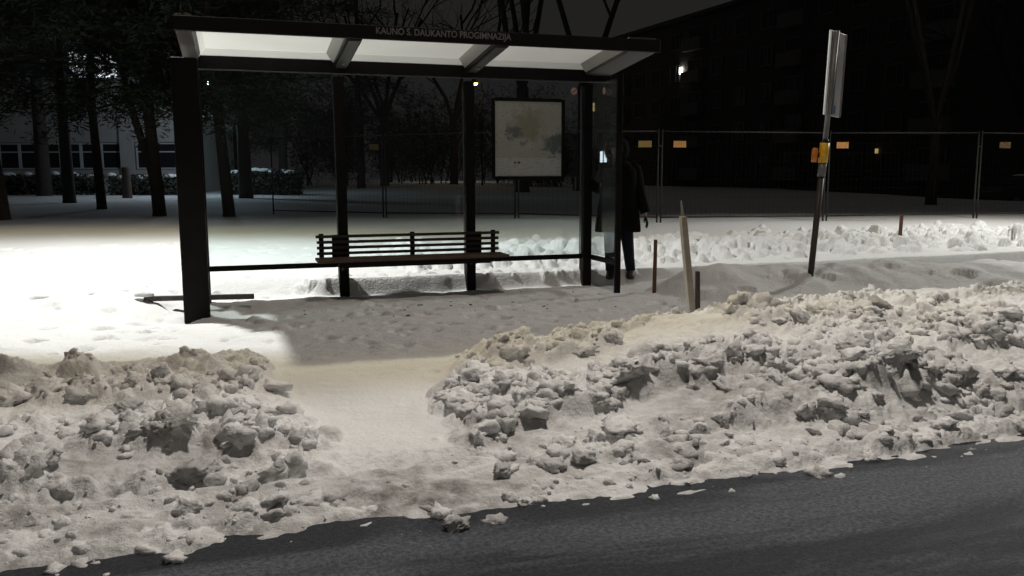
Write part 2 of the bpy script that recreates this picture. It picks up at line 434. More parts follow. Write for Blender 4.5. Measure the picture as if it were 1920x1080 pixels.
# ------------------------------------------------------------------ noise fields (numpy)
LAT = rng.random((256, 256))
def vnoise(x, y):
    xi, yi = np.floor(x).astype(int), np.floor(y).astype(int); fx, fy = x - xi, y - yi
    fx, fy = fx * fx * (3 - 2 * fx), fy * fy * (3 - 2 * fy)
    a, b_, c_, d_ = LAT[xi % 256, yi % 256], LAT[(xi + 1) % 256, yi % 256], LAT[xi % 256, (yi + 1) % 256], LAT[(xi + 1) % 256, (yi + 1) % 256]
    return (a * (1 - fx) + b_ * fx) * (1 - fy) + (c_ * (1 - fx) + d_ * fx) * fy - 0.5
def fbm(x, y, o=4, g=0.5):
    s, a = 0.0, 1.0
    for i in range(o):
        s = s + a * vnoise(x * 2 ** i + 17.3 * i, y * 2 ** i + 9.1 * i); a *= g
    return s
def sst(x, a, b_):
    t = np.clip((x - a) / (b_ - a), 0, 1); return t * t * (3 - 2 * t)
def lerp(a, b_, t): return a + (b_ - a) * t

PATH_DEBRIS_V = 5.55
def terrain_parts(x, y):
    u, v = toUV(x, y)
    d = np.hypot(x, y)
    # lit field behind the stop, rising gently away from the road
    far_rise = 0.0085 * np.clip(d - 24, 0, 60) * sst(-x, -14, 4)
    field = 0.34 + 0.17 * sst(-v, 0.5, 9.0) + far_rise + 0.05 * fbm(x * 0.35, y * 0.35, 3)
    field = field - 0.75 * sst(x, 19.5, 23) * sst(y, 33.5, 36.5)
    # shovelled platform
    plat = 0.135 + 0.03 * fbm(x * 1.3, y * 1.3, 3) + 0.012 * fbm(x * 6, y * 6, 3) - 0.10 * np.exp(-(((u + 0.1) / 0.55) ** 2 + ((v - 0.9) / 0.45) ** 2))
    vb = lerp(-0.14, 0.055, sst(u, 0.95, 1.35)) + 0.07 * fbm(u * 1.3, u * 0 + 3.3, 4)
    wid = lerp(1.5, lerp(0.40, 0.085, sst(u, 0.9, 1.4)), sst(u, -0.6, 0.15))
    vb = vb + lerp(1.0, 0.0, sst(u, -0.8, 0.05))
    t = sst(v, vb - wid, vb + wid * 0.3)
    h = lerp(field, plat, t)
    # heap on the right of the stop
    ridge = 0.9 + 0.30 * (u - 5.6) + 0.35 * fbm(u * 0.9, u * 0 + 7.7, 3)
    ridge = np.minimum(ridge, 2.7)
    hh = 0.47 + 0.10 * fbm(u * 1.25 + 5, u * 0 + 1.2, 3) + 0.03 * fbm(x * 5, y * 5, 3)
    prof = np.where(v < ridge, 1 - 0.6 * sst(ridge - v, 0, 0.5) , 1 - 0.55 * sst(v - ridge, 0.0, 1.3))
    heap_m = sst(u, 4.75, 5.9) * sst(v, -0.6, 0.2)
    h = np.maximum(h, hh * prof * heap_m)
    # ploughed bank along the road
    crest_z = lerp(0.20, 0.45, sst(u, 1.9, 4.2)) + 0.04 * sst(u, 5, 7)
    crest_v = lerp(3.55, 4.15, sst(u, -0.5, 2.5))
    up = sst(v, crest_v - lerp(0.5, 1.0, sst(u, 3, 5)), crest_v)
    edge = 6.50 + 0.10 * fbm(u * 1.1, u * 0 + 2.2, 4)
    down = 1 - 0.45 * sst(v, crest_v + 0.2, 6.0)
    scarp = edge - 0.42 + 0.16 * fbm(u * 1.9, u * 0 + 6.1, 4)
    fall = 1 - 0.66 * sst(v, scarp - 0.26, scarp + 0.10) - 0.34 * sst(v, edge - 0.16, edge + 0.05)
    bank = crest_z * down
    left_extra = 0.05 * sst(u, 0.6, -0.5) * sst(v, 4.0, 5.2)
    bank = bank + left_extra
    # trodden way through the bank
    pl = lerp(0.50, 0.72, sst(v, 3.7, 5.8)) + 0.10 * fbm(v * 2.3, v * 0 + 5.5, 3)
    pr = lerp(2.0, 1.55, sst(v, 3.9, 5.3)) + 0.12 * fbm(v * 2.1, v * 0 + 8.5, 3)
    inpath = sst(u, pl - 0.08, pl + 0.14) * sst(-u, -pr - 0.10, -pr + 0.12)
    pathz = lerp(0.135, 0.10, sst(v, 3.6, 5.6)) + 0.02 * fbm(x * 2.2, y * 2.2, 3)
    bank = lerp(bank, pathz, inpath * (1 - 0.35 * sst(v, 5.9, 6.3)))
    hb = lerp(h, np.maximum(bank, np.where(inpath > 0.5, bank, h * (1 - up))), up)
    hb = lerp(hb, -0.06, 1 - fall)
    rough = up * fall * (1 - 0.93 * inpath * (1 - sst(v, 5.75, 6.2)))
    return hb, u, v, rough, inpath, edge

# ------------------------------------------------------------------ the near snow sheet (fine mesh)
CAM_U, CAM_V = toUV(0.0, 0.0)
D0, D1 = CAM_V - 7.25, CAM_V + 14.0
rows = CAM_V - D0 * (D1 / D0) ** np.linspace(0, 1, 600)
rows = np.unique(np.concatenate([rows, np.arange(-0.34, 0.16, 0.009)]))[::-1]          # descending v: from the road to the field
NR, NC = len(rows), 960
dd = CAM_V - rows
ul, ur = CAM_U - 0.45 * dd - 1.2, CAM_U + 1.36 * dd + 0.8
GU = ul[:, None] + (ur - ul)[:, None] * np.linspace(0, 1, NC)[None, :]
GV = np.repeat(rows[:, None], NC, 1)
GX = OX + GU * CU + GV * SU; GY = OY + GU * SU - GV * CU
GH, _, _, GR, GP, GE = terrain_parts(GX, GY)
def cell(u, v):
    i = int(np.clip(np.searchsorted(-rows, -v), 0, NR - 1))
    return i, int(np.clip(round((u - ul[i]) / (ur[i] - ul[i]) * (NC - 1)), 0, NC - 1))
def seen(u, v, m=0.0):
    d = CAM_V - v; return -0.33 * d - 0.4 - m < u - CAM_U < 1.25 * d + 0.5 + m
# broken crust: smooth sheets cut by ragged scarps, with islands of crumbled snow
wa, wb = 0.16 * fbm(GU * 2.6, GV * 2.6, 4), 0.16 * fbm(GU * 2.6 + 40, GV * 2.6 + 9, 4)
n1 = fbm(GU * 0.85 + wa * 1.5, GV * 1.45 + wb * 1.5 + 3, 4)
lev = n1 * 5.0
ter = np.floor(lev) + sst(lev - np.floor(lev), 0.72, 0.98)
clus = sst(fbm(GU * 1.05 + 12 + wa, GV * 1.9 + 5 + wb, 4, 0.6), -0.28, 0.10)
clus = np.maximum(clus, (1 - 0.8 * GP) * 0.85 * sst(GV, GE - 0.85, GE - 0.35) * sst(fbm(GU * 1.6 + 3, GV * 1.6, 3), -0.30, 0.05))
GC = clus * GR
bil = lambda f, o_, k: np.abs(fbm(GU * f + k + wa, GV * f * 1.15 + k + wb, o_, 0.55)) * 2
GH += GR * (0.03 * (ter / 5.0) * 2.2 + 0.04 * fbm(GU * 2.2, GV * 2.2, 3))
GH += GC * (0.08 * bil(2.6, 2, 0) - 0.03 + 0.06 * bil(6.0, 3, 20) + 0.035 * bil(14, 3, 50))
# dirt map: more towards the road and in the crumbled parts
GD = GR * (0.12 + 0.75 * sst(GV, 4.3, 6.4)) * np.clip(0.5 + 1.3 * fbm(GU * 1.4, GV * 1.4, 4), 0.05, 1.2) + 0.32 * GC * sst(GV, 3.8, 6.2) * np.clip(0.6 + 2 * fbm(GU * 5, GV * 5, 3), 0, 1.3)
GD = np.maximum(GD, 0.9 * sst(GV, GE - 0.16, GE + 0.02))
BASE0 = GH.copy()
wx = 0.06 * fbm(GU * 7 + 31, GV * 7, 3) + 0.03 * fbm(GU * 23, GV * 23 + 5, 2)
wy = 0.06 * fbm(GU * 7 + 77, GV * 7 + 13, 3) + 0.03 * fbm(GU * 23 + 9, GV * 23, 2)
def bump(u, v, r, hgt, dirt, soft=False, dent=False, local=False):
    i0, i1 = np.searchsorted(-rows, -(v + r * 1.6)), np.searchsorted(-rows, -(v - r * 1.6))
    if i1 <= i0: return
    im = (i0 + min(i1, NR - 1)) // 2; w_ = (ur[im] - ul[im]) / (NC - 1)
    j0 = max(int((u - r * 1.7 - ul[im]) / w_) - 6, 0); j1 = min(int((u + r * 1.7 - ul[im]) / w_) + 7, NC)
    if j1 <= j0: return
    s = np.s_[i0:i1, j0:j1]
    k = min(1.0, r / 0.09)
    dx, dy = GU[s] + wx[s] * k - u, GV[s] + wy[s] * k - v
    a = random.uniform(0, math.pi); e = random.uniform(0.6, 1.0)
    qx, qy = dx * math.cos(a) + dy * math.sin(a), (-dx * math.sin(a) + dy * math.cos(a)) / e
    q = (qx * qx + qy * qy) / (r * r)
    ci, cj = cell(u, v)
    b0 = (GH if local else BASE0)[ci, cj]
    sh = np.clip(1 - q, 0, 1)
    if dent:
        GH[s] -= hgt * sh ** 1.5
        return
    top = b0 - 0.35 * hgt + 1.35 * hgt * (sh if soft else sh ** 0.9)
    msk = (q < 1) & (top > GH[s])
    GH[s] = np.where(msk, top, GH[s])
    GD[s] = np.where(msk, np.maximum(GD[s] * 0.7, dirt), GD[s])
def xy(u, v):
    q = W(u, v); return q.x, q.y
for _ in range(2600):                                      # clods frozen into the bank, in the crumbled islands
    u, v = random.uniform(-4.5, 10), random.uniform(3.7, 6.5)
    if not seen(u, v, 0.5): continue
    if random.random() > GC[cell(u, v)] * 1.1: continue
    r = 0.035 * (0.17 / 0.035) ** (random.random() ** 1.8)
    bump(u, v, r, r * random.uniform(0.2, 0.5) * (0.5 + 0.5 * sst(v, 4.0, 4.9)), random.uniform(0, 0.4) * sst(v, 3.6, 6.0))
def box_blur(A, k):
    for _ in range(k):
        A = np.pad(A, 1, mode='edge'); A = (A[:-2, 1:-1] + 2 * A[1:-1, 1:-1] + A[2:, 1:-1]) / 4
        A = np.pad(A, 1, mode='edge'); A = (A[1:-1, :-2] + 2 * A[1:-1, 1:-1] + A[1:-1, 2:]) / 4
    return A
lowg = box_blur(GH, 10)
GH = lerp(GH, lowg, np.clip(GR * 1.3, 0, 1) * (0.34 + 0.58 * sst(np.abs(GH - lowg), 0.012, 0.05)))
GH += GC * (0.04 * bil(8.5, 3, 70) + 0.022 * bil(24, 2, 90) + 0.018 * fbm(GU * 37, GV * 37, 2)) + 0.012 * GR * fbm(GU * 19, GV * 19, 3)
BASE0 = GH.copy()
for _ in range(2200):                                      # turned-over snow in the lit field behind
    u = random.uniform(2.2, 16); v = random.gauss(-1.5 - 0.06 * u, 1.0)
    if v > -0.35: continue
    r = random.uniform(0.04, 0.17)
    bump(u, v, r, r * random.uniform(0.3, 0.8), 0, soft=random.random() < 0.4, local=True)
for _ in range(520):                                      # footprints and scuffs behind and left of the stop
    u, v = random.uniform(-7, 3.0), random.uniform(-5.0, 2.6)
    if -0.4 < v < 0.3 and u > -0.3: continue
    bump(u, v, random.uniform(0.07, 0.16), random.uniform(0.02, 0.08), 0, dent=True)
for _ in range(60):                                       # crumbly top of the cut behind the bench
    u = random.uniform(0.1, 4.9); v = random.gauss(-0.16, 0.05)
    bump(u, v, random.uniform(0.04, 0.12), random.uniform(0.01, 0.04), 0, soft=True)
for _ in range(60):                                       # soft lumps on the heap to the right
    u = random.uniform(5.0, 10); v = random.uniform(0.8, 4.0)
    r = random.uniform(0.06, 0.3); bump(u, v, r, r * random.uniform(0.08, 0.2), 0.03, soft=True)
for _ in range(260):                                       # scuffs on the platform
    u = random.uniform(0.2, 5.0); v = random.uniform(0.3, 3.4)
    r = random.uniform(0.03, 0.13); bump(u, v, r, r * random.uniform(0.1, 0.3), 0, soft=True, dent=random.random() < 0.7)
# thin dirty slush left on the road along the foot of the bank
sl = 0.006 + 0.05 * fbm(GU * 1.6 + wa, GV * 4.5, 4, 0.6) + 0.02 * fbm(GU * 9, GV * 14, 3) - 0.11 * (GV - GE + 0.05) / 0.5
sl = np.where(GV < GE - 0.10, np.maximum(sl, 0.02 + 0.02 * fbm(GU * 4, GV * 4, 3)), sl)
msk = (GV > GE - 0.45) & (sl > GH + 0.0)
GH = np.where(msk, sl, GH); GD = np.where(msk, np.clip(0.50 + 0.7 * fbm(GU * 3, GV * 6, 3), 0.15, 0.95), GD)
GH += 0.006 * fbm(GX * 14, GY * 14, 3) * (1 + 2.0 * GR)

def grid_object(name, X, Y, H, mat, dirt=None):
    nr, nc = X.shape
    me = bpy.data.meshes.new(name)
    nv = nr * nc
    me.vertices.add(nv)
    me.vertices.foreach_set("co", np.stack([X, Y, H], -1).reshape(-1).astype(np.float32))
    i = np.arange((nr - 1) * (nc - 1)); r_, c_ = i // (nc - 1), i % (nc - 1); a = r_ * nc + c_
    quads = np.stack([a, a + 1, a + nc + 1, a + nc], -1).reshape(-1).astype(np.int32)
    me.loops.add(len(quads)); me.loops.foreach_set("vertex_index", quads)
    me.polygons.add(len(i)); me.polygons.foreach_set("loop_start", np.arange(0, len(quads), 4, dtype=np.int32))
    me.polygons.foreach_set("use_smooth", np.ones(len(i), dtype=bool))
    me.update(calc_edges=True)
    if dirt is not None:
        at = me.attributes.new("dirt", 'FLOAT', 'POINT'); at.data.foreach_set("value", dirt.reshape(-1).astype(np.float32))
    me.materials.append(MATS[mat])
    o = bpy.data.objects.new(name, me); col.objects.link(o)
    return o
tag(grid_object("snow_ground", GX, GY, GH, "snow_dirty", np.clip(GD, 0, 1)), kind="structure")
def ground_z(x, y):
    """height of the finished snow surface"""
    u, v = toUV(x, y)
    i = int(np.clip(np.searchsorted(-rows, -v), 0, NR - 1))
    if rows[-1] < v < rows[0] and ul[i] < u < ur[i]: return float(GH[cell(u, v)])
    return float(terrain_parts(np.array([float(x)]), np.array([float(y)]))[0][0])

# far and side snow: one coarse sheet to the horizon, laid just under the fine one where they overlap
def spaced(lo, hi, k):
    s = np.linspace(-1, 1, k); return np.sign(s) * np.where(s < 0, -lo, hi) * np.abs(s) ** 2.6
FX = np.repeat(spaced(-600, 600, 190)[None, :], 170, 0)
FY = np.repeat((-30 + 930 * np.linspace(0, 1, 170) ** 2.1)[:, None], 190, 1)
FH, FU, FV, FR_, _, _ = terrain_parts(FX, FY)
fd_ = CAM_V - FV; inside = (FV < 7.2) & (FV > -13.6) & (FU > CAM_U - 0.45 * fd_ - 0.9) & (FU < CAM_U + 1.36 * fd_ + 0.5)
FH = np.where(inside, FH - 0.35, FH - 0.02)
FH = np.where(FV > 6.3, -0.5, FH)
o = grid_object("snow_field", FX, FY, FH, "snow"); tag(o, kind="structure")

# road: sheet in the street frame, just above nothing else, the snow edge dips below it
road = MB()
ru = [-300, -60, -20, -8, 0, 8, 20, 60, 300]; rv = [6.0, 7, 9, 12, 18, 40]
road.add([(a, -c_, 0.0) for c_ in rv for a in ru], [(j * 9 + i, (j + 1) * 9 + i, (j + 1) * 9 + i + 1, j * 9 + i + 1) for j in range(5) for i in range(8)])
ro = road.build("road", "wet_asphalt"); ro.location = (OX, OY, 0); ro.rotation_euler = (0, 0, YAW); tag(ro, kind="structure")

# ------------------------------------------------------------------ snow clods
def clod_mesh(seed, sub=2, rough=0.5, flat=False):
    bm = bmesh.new(); bmesh.ops.create_icosphere(bm, subdivisions=sub, radius=1.0)
    rr_ = random.Random(seed)
    planes = [(Vector((rr_.gauss(0, 1), rr_.gauss(0, 1), rr_.gauss(0, 1))).normalized(), rr_.uniform(0.45, 0.85)) for _ in range(9)]
    off = rr_.uniform(0, 50)
    for q in bm.verts:
        d = q.co.normalized(); s = 1.0
        for pn, pd in planes:
            k = d.dot(pn)
            if k > 0.05: s = min(s, pd / k)
        n3 = lambda f, k_: float(np.abs(fbm(np.array([d.x * f + d.z * f * 1.1 + off + k_]), np.array([d.y * f - d.z * f * 0.9 + off]), 2, 0.55))[0]) * 2
        s *= 1 + rough * (0.75 * n3(2.3, 0) - 0.30 + 0.50 * n3(5.2, 9) + (0.30 * n3(10.5, 21) if sub > 1 else 0))
        q.co = d * s
    me = bpy.data.meshes.new("snow_clod"); bm.to_mesh(me); bm.free()
    me.polygons.foreach_set("use_smooth", [not flat] * len(me.polygons))
    at = me.attributes.new("dirt", 'FLOAT', 'POINT')
    dv = rr_.uniform(0.1, 0.65)
    at.data.foreach_set("value", [dv] * len(me.vertices))
    me.materials.append(MATS["snow_dirty"])
    return me
CLODS = [clod_mesh(k, 4, 0.6) for k in range(10)]
def place_clod(u, v, r, label, k=None):
    q = W(u, v); z = ground_z(q.x, q.y); z = max(z, 0.0)
    o = bpy.data.objects.new("snow_clod", CLODS[random.randrange(10) if k is None else k]); col.objects.link(o)
    fl = random.uniform(0.5, 0.7)
    o.location = (q.x, q.y, z + r * fl * 0.15); o.scale = (r * random.uniform(0.9, 1.25), r * random.uniform(0.8, 1.1), r * fl)
    o.rotation_euler = (random.uniform(-.3, .3), random.uniform(-.3, .3), random.uniform(0, 6.28))
    tag(o, label, "snow clod", "lumps of ploughed snow along the road")
    return o
place_clod(1.26, 6.66, 0.062, "pale snow clod lying alone on the wet road edge", 2)
for (u, v, r, lb) in [(1.62, 6.22, .075, "dirty snow clod above the clod that lies on the road"), (1.95, 4.75, .10, "large pale snow clod beside the trodden way through the bank"),
                  (2.75, 5.4, .10, "broad grey snow clod in the middle of the ploughed bank"), (3.1, 5.25, .10, "blocky snow clod below the tall grey stake"),
                  (4.3, 5.6, .10, "dirty snow clod low in the bank under the stop pole"), (2.05, 6.2, .07, "small dirty snow clod at the bank foot past the road clod"),
                  (0.15, 5.9, .10, "dark dirty snow clod at the bank foot left of the trodden way"), (-0.8, 6.0, .09, "dirty snow clod nearest the picture's lower left corner"),
                  (-0.3, 4.9, .09, "snow clod in the bank straight below the broad pillar"), (5.4, 4.6, .12, "whitish snow block on the bank crest below the stop pole")]:
    place_clod(u, v, r, lb)
# small crumbs as one mass
SM = [[clod_mesh(100 + k, 1, 0.6) for k in range(8)], [clod_mesh(200 + k, 2, 0.75) for k in range(10)], [clod_mesh(300 + k, 3, 0.8) for k in range(10)]]
cv, cf, cd = [], [], []
arrs = []
for grp in SM:
    arrs.append([])
    for me in grp:
        a = np.empty(len(me.vertices) * 3); me.vertices.foreach_get("co", a)
        arrs[-1].append((a.reshape(-1, 3), np.array([list(p_.vertices) for p_ in me.polygons])))
k0 = 0
for _ in range(17000):
    u, v = random.uniform(-4, 10), 3.6 + 3.1 * random.random() ** 0.7
    if not seen(u, v): continue
    i, j = cell(u, v); x, y = xy(u, v)
    foot = v > 5.9
    if v > GE[i, j] - 0.02:
        if random.random() > 0.05: continue
    elif GP[i, j] > 0.4 and not (foot and random.random() < 0.25): continue
    elif random.random() > max(GC[i, j] ** 1.3 * 0.75, 0.30 * foot): continue
    r = 0.010 * (0.095 / 0.010) ** (random.random() ** 1.45)
    if v > 6.25: r *= 0.6
    if v < 4.3: r *= 0.75
    va, fa = random.choice(arrs[2 if r > 0.045 else 1 if r > 0.022 else 0])
    A = np.array(Matrix.Rotation(random.uniform(0, 6.28), 3, 'Z') @ Matrix.Rotation(random.uniform(-3, 3), 3, 'X'))
    sq = np.array([1, 1, random.uniform(.55, .85)])
    cv.append(((va * r * np.array([random.uniform(.8, 1.3), 1, random.uniform(.8, 1.1)])) @ A.T) * sq + np.array([x, y, max(GH[i, j], 0) + r * random.uniform(-0.55, 0.0)]))
    cf.append(fa + k0); k0 += len(va)
    cd.append(np.full(len(va), min(1.0, GD[i, j] * random.uniform(0.3, 1.0) + random.uniform(0, 0.08))))
V_ = np.concatenate(cv); F_ = np.concatenate(cf)
me = bpy.data.meshes.new("snow_crumbs"); me.from_pydata(V_.tolist(), [], F_.tolist()); me.update()
me.polygons.foreach_set("use_smooth", [True] * len(me.polygons))
me.attributes.new("dirt", 'FLOAT', 'POINT').data.foreach_set("value", np.concatenate(cd).astype(np.float32))
me.materials.append(MATS["snow_dirty"])
o = bpy.data.objects.new("snow_crumbs", me); col.objects.link(o)
tag(o, "small crumbs of broken snow scattered over the ploughed bank", "snow crumbs", kind="stuff")
# grit and litter trodden into the platform
g = MB()
for _ in range(38):
    u, v = random.uniform(0.4, 4.6), random.gauss(1.35, 0.35); q = W(u, v); z = ground_z(q.x, q.y); s = random.uniform(0.006, 0.02)
    g.box((q.x, q.y, z + s * 0.1), (s * random.uniform(1, 3), s, s * 0.5), Z(random.uniform(0, 3)))
tag(g.build("debris", "grit"), "dark bark and grit scattered on the trodden snow under the roof", "debris", kind="stuff")

# ------------------------------------------------------------------ bus shelter (local x = u, y = -v)
BAY = 1.567
sh = empty("bus_shelter", W(0, 0, 0), YAW)
tag(sh, "dark steel bus shelter with milky roof panels and glass walls, standing on trodden snow", "bus shelter")
ZB, ZF, VF = 2.82, 2.95, 1.30
def rz(v): return ZB + (ZF - ZB) * v / VF          # underside of the roof slope
MB().box((-0.07, -0.64, 1.36), (0.265, 0.10, 2.84)).build("front_pillar", "dark_steel", sh, bevel=0.012)
for i in range(4):
    po = MB().box((i * BAY, -0.015, 1.35), (0.115, 0.16, 2.70)).build("back_post", "dark_steel", sh, bevel=0.012)
MB().box((4.765, -0.865, 1.40), (0.07, 0.05, 2.72)).build("side_post", "dark_steel", sh, bevel=0.008)
# roof frame
slope = Matrix.Rotation(math.atan2(ZF - ZB, VF), 3, 'X')
def sloped(name, u0, u1, v0, v1, zoff, th, mat, parent=sh, bevel=0.006):
    vs = []
    for v in (v0, v1):
        for u in (u0, u1):
            for dz in (0, th): vs.append((u, -v, rz(v) + zoff + dz))
    return MB().add(vs, [(0, 1, 3, 2), (4, 6, 7, 5), (0, 4, 5, 1), (2, 3, 7, 6), (0, 2, 6, 4), (1, 5, 7, 3)]).build(name, mat, parent, bevel=bevel)
fas = MB().box((2.46, -(VF + 0.04), ZF + 0.062), (5.14, 0.06, 0.136)).build("front_fascia", "dark_steel", sh, bevel=0.008)
MB().box((2.46, 0.0, ZB + 0.002), (5.12, 0.138, 0.156)).build("back_beam", "dark_steel", sh, bevel=0.008)
sloped("side_beam", -0.10, 0.05, 0.07, VF + 0.007, -0.005, 0.16, "rib_steel")
sloped("side_beam", 4.66, 5.00, 0.07, VF + 0.007, -0.005, 0.16, "rib_steel")
for i in (1, 2):
    rb = sloped("roof_rib", i * BAY - 0.03, i * BAY + 0.09, 0.07, VF + 0.007, -0.03, 0.15, "rib_steel")
    sloped("rib_flange", i * BAY - 0.055, i * BAY - 0.033, 0.07, VF + 0.005, -0.012, 0.10, "dark_steel", rb, 0)
    sloped("rib_flange", i * BAY + 0.093, i * BAY + 0.108, 0.07, VF + 0.005, -0.012, 0.10, "dark_steel", rb, 0)
    MB().box((i * BAY + 0.03, -0.30, rz(0.30) - 0.034), (0.012, 0.26, 0.008), slope).build("seam_strip", "bare_steel", rb)
# milky trays: a flat top with sloping sides, open below
def tray(u0, u1):
    v0, v1 = 0.06, VF + 0.01; b_, tz, ins = MB(), 0.13, 0.08
    lo = [(u0, v0), (u1, v0), (u1, v1), (u0, v1)]; hi = [(u0 + ins, v0 + ins * .4), (u1 - ins, v0 + ins * .4), (u1 - ins, v1 - ins * .4), (u0 + ins, v1 - ins * .4)]
    vs = [(u, -v, rz(v) + 0.03) for u, v in lo] + [(u, -v, rz(v) + tz) for u, v in hi]
    fs = [(0, 1, 5, 4), (1, 2, 6, 5), (2, 3, 7, 6), (3, 0, 4, 7), (4, 5, 6, 7)]
    return b_.add(vs, fs).build("roof_panel", "milky_panel", sh)
tray(0.05, BAY - 0.055); tray(BAY + 0.108, 2 * BAY - 0.055); tray(2 * BAY + 0.108, 4.66)
# rails
for i in range(3):
    MB().box(((i + 0.5) * BAY, -0.012, 0.515), (BAY - 0.117, 0.045, 0.06)).build("lower_rail", "dark_steel", sh, bevel=0.005)
MB().box((4.76, -0.445, 0.505), (0.045, 0.79, 0.06)).build("lower_rail", "dark_steel", sh, bevel=0.005)
# glass
for i in range(3):
    MB().box(((i + 0.5) * BAY, 0.0, 1.655), (BAY - 0.12, 0.008, 2.205)).build("glass_pane", "pane_clear", sh)
MB().box((4.775, -0.445, 1.63), (0.008, 0.785, 2.16)).build("glass_pane", "pane_side", sh)
MB().box((0.035, -0.32, 1.45), (0.008, 0.53, 2.45)).build("glass_pane", "pane_side", sh)
MB().tube([(4.655, -0.058, 1.0), (4.655, -0.058, 2.72)], [0.006, 0.006], 10).build("edge_strip", "polished_edge", sh, smooth=True)
# stop name on the fascia
tcu = bpy.data.curves.new("stop_name", 'FONT'); tcu.body = "KAUNO S. DAUKANTO PROGIMNAZIJA"
tcu.size = 0.093; tcu.extrude = 0.002; tcu.align_x = 'LEFT'; tcu.align_y = 'CENTER'; tcu.offset = 0.0012
to = bpy.data.objects.new("stop_name", tcu); col.objects.link(to)
bpy.context.view_layer.update()
wtxt = to.dimensions.x
me = bpy.data.meshes.new_from_object(to.evaluated_get(bpy.context.evaluated_depsgraph_get()))
bpy.data.objects.remove(to)
me.materials.clear(); me.materials.append(MATS["letter_grey"])
to = bpy.data.objects.new("stop_name", me); col.objects.link(to); to.parent = fas
to.location = (1.80, -(VF + 0.0735), ZF + 0.075); to.rotation_euler = (R(90), 0, 0); to.scale = (1.44 / wtxt, 1, 1)
# no-smoking sticker on the back glass, and its reflection modelled as a second disc
def sticker(loc, rot, r):
    def disc(name, r0, r1, mat, y, parent):
        N = 28; vs, fs = [], []
        for k in range(N):
            t = 2 * math.pi * k / N
            vs += [(r0 * math.cos(t), y, r0 * math.sin(t)), (r1 * math.cos(t), y, r1 * math.sin(t))]
        for k in range(N):
            a, b_ = 2 * k, 2 * ((k + 1) % N); fs.append((a, a + 1, b_ + 1, b_))
        return MB().add(vs, fs).build(name, mat, parent)
    s = disc("no_smoking_sticker_or_reflection", 0.0, r, "sticker_pink", 0, sh); s.location = loc; s.rotation_euler = rot
    disc("ring", r * 0.80, r * 0.97, "sticker_red", -0.001, s)
    MB().box((0, -0.0012, 0), (r * 1.6, 0.0004, r * 0.17), Matrix.Rotation(R(-45), 3, 'Y')).build("slash", "sticker_dark", s)
    MB().box((0, -0.0010, -r * 0.05), (r * 0.9, 0.0003, r * 0.14)).build("cigarette", "sticker_dark", s)
sticker((4.53, -0.006, 2.625), (0, 0, 0), 0.048)
sticker((4.769, -0.40, 2.60), (0, 0, R(-90)), 0.045)  # stands for the faint reflection of the sticker in the side glass

# ------------------------------------------------------------------ map display
mp_ = empty("map_display", W(3.90, 0.055, 1.52), YAW)
tag(mp_, "framed city transit map hung on the shelter's back glass", "map")
sheet = MB().box((0, 0, 0.495), (0.885, 0.006, 0.93)).build("map_sheet", "map_print", mp_)
sheet.location = (0, 0, 0)
for sx_ in (-1, 1): MB().box((sx_ * 0.462, -0.004, 0.495), (0.042, 0.03, 0.99)).build("frame_side", "dark_steel", mp_, bevel=0.004)
for z_ in (0.012, 0.978): MB().box((0, -0.004, z_), (0.88, 0.028, 0.042)).build("frame_rail", "dark_steel", mp_, bevel=0.004)
MB().box((-0.13, -0.0045, 0.205), (0.035, 0.002, 0.028)).build("legend_mark", "sticker_dark", mp_)
MB().box((-0.18, -0.0045, 0.203), (0.028, 0.002, 0.022)).build("legend_mark", "sticker_dark", mp_)

# ------------------------------------------------------------------ bench
bn = empty("bench", W(2.355, 0.3, 0), YAW)
tag(bn, "dark slatted bench with low backrest inside the shelter", "bench")
for k in range(4):
    MB().box((0.005, 0.155, 0.663 + k * 0.066), (2.24 if k == 3 else 2.22, 0.022, 0.034)).build("backrest_slat", "dark_wood", bn, bevel=0.004)
for k in range(4):
    MB().box((0.0, 0.085 - k * 0.098, 0.605), (2.26, 0.088, 0.034)).build("seat_slat", "seat_wood", bn, bevel=0.006)
MB().box((0.0, -0.225, 0.556), (1.80, 0.03, 0.06)).build("seat_apron", "dark_steel", bn, bevel=0.004)
for x_ in (-1.05, 0.03, 1.05):
    MB().box((x_, 0.175, 0.745), (0.055, 0.016, 0.30)).build("backrest_support", "dark_steel", bn)
for i in (1, 2):
    x_ = i * BAY - 2.355
    MB().box((x_ + (0.02 if i == 2 else -0.04), 0.175, 0.745), (0.20, 0.014, 0.27)).build("bracket", "dark_steel", bn)
    MB().add([(x_ - .03, .245, .57), (x_ + .03, .245, .57), (x_ - .03, -.21, .57), (x_ + .03, -.21, .57), (x_ - .03, .245, .44), (x_ + .03, .245, .44)],
             [(0, 1, 3, 2), (0, 4, 5, 1), (4, 2, 3, 5), (0, 2, 4), (1, 5, 3)]).build("bracket", "dark_steel", bn)

# ------------------------------------------------------------------ stop pole with timetable board
pz = ground_z(3.56, 9.95)
pb = empty("bus_stop_pole", (3.56, 9.95, pz - 0.10))
tag(pb, "leaning steel stop pole with white board and yellow sleeve in the snow heap", "stop pole")
zoff = -(pz - 0.10)
ax = lambda z: Vector((0.0 + (z - 0.35) * 0.0635, 0.0, z + zoff))
MB().tube([ax(pz - 0.1), ax(1.54)], [0.036, 0.036], 14).build("lower_tube", "rib_steel", pb, smooth=True)
MB().tube([ax(1.54), ax(1.70)], [0.046, 0.046], 14).build("clamp_sleeve", "galvanised", pb, smooth=True)
MB().tube([ax(1.70), ax(1.93)], [0.055, 0.055], 18).build("yellow_sleeve", "yellow_paint", pb, smooth=True)
MB().tube([ax(1.93), ax(1.97)], [0.050, 0.038], 14).build("collar", "dark_steel", pb, smooth=True)
MB().tube([ax(1.97), ax(3.20)], [0.030, 0.030], 14).build("upper_tube", "galvanised", pb, smooth=True)
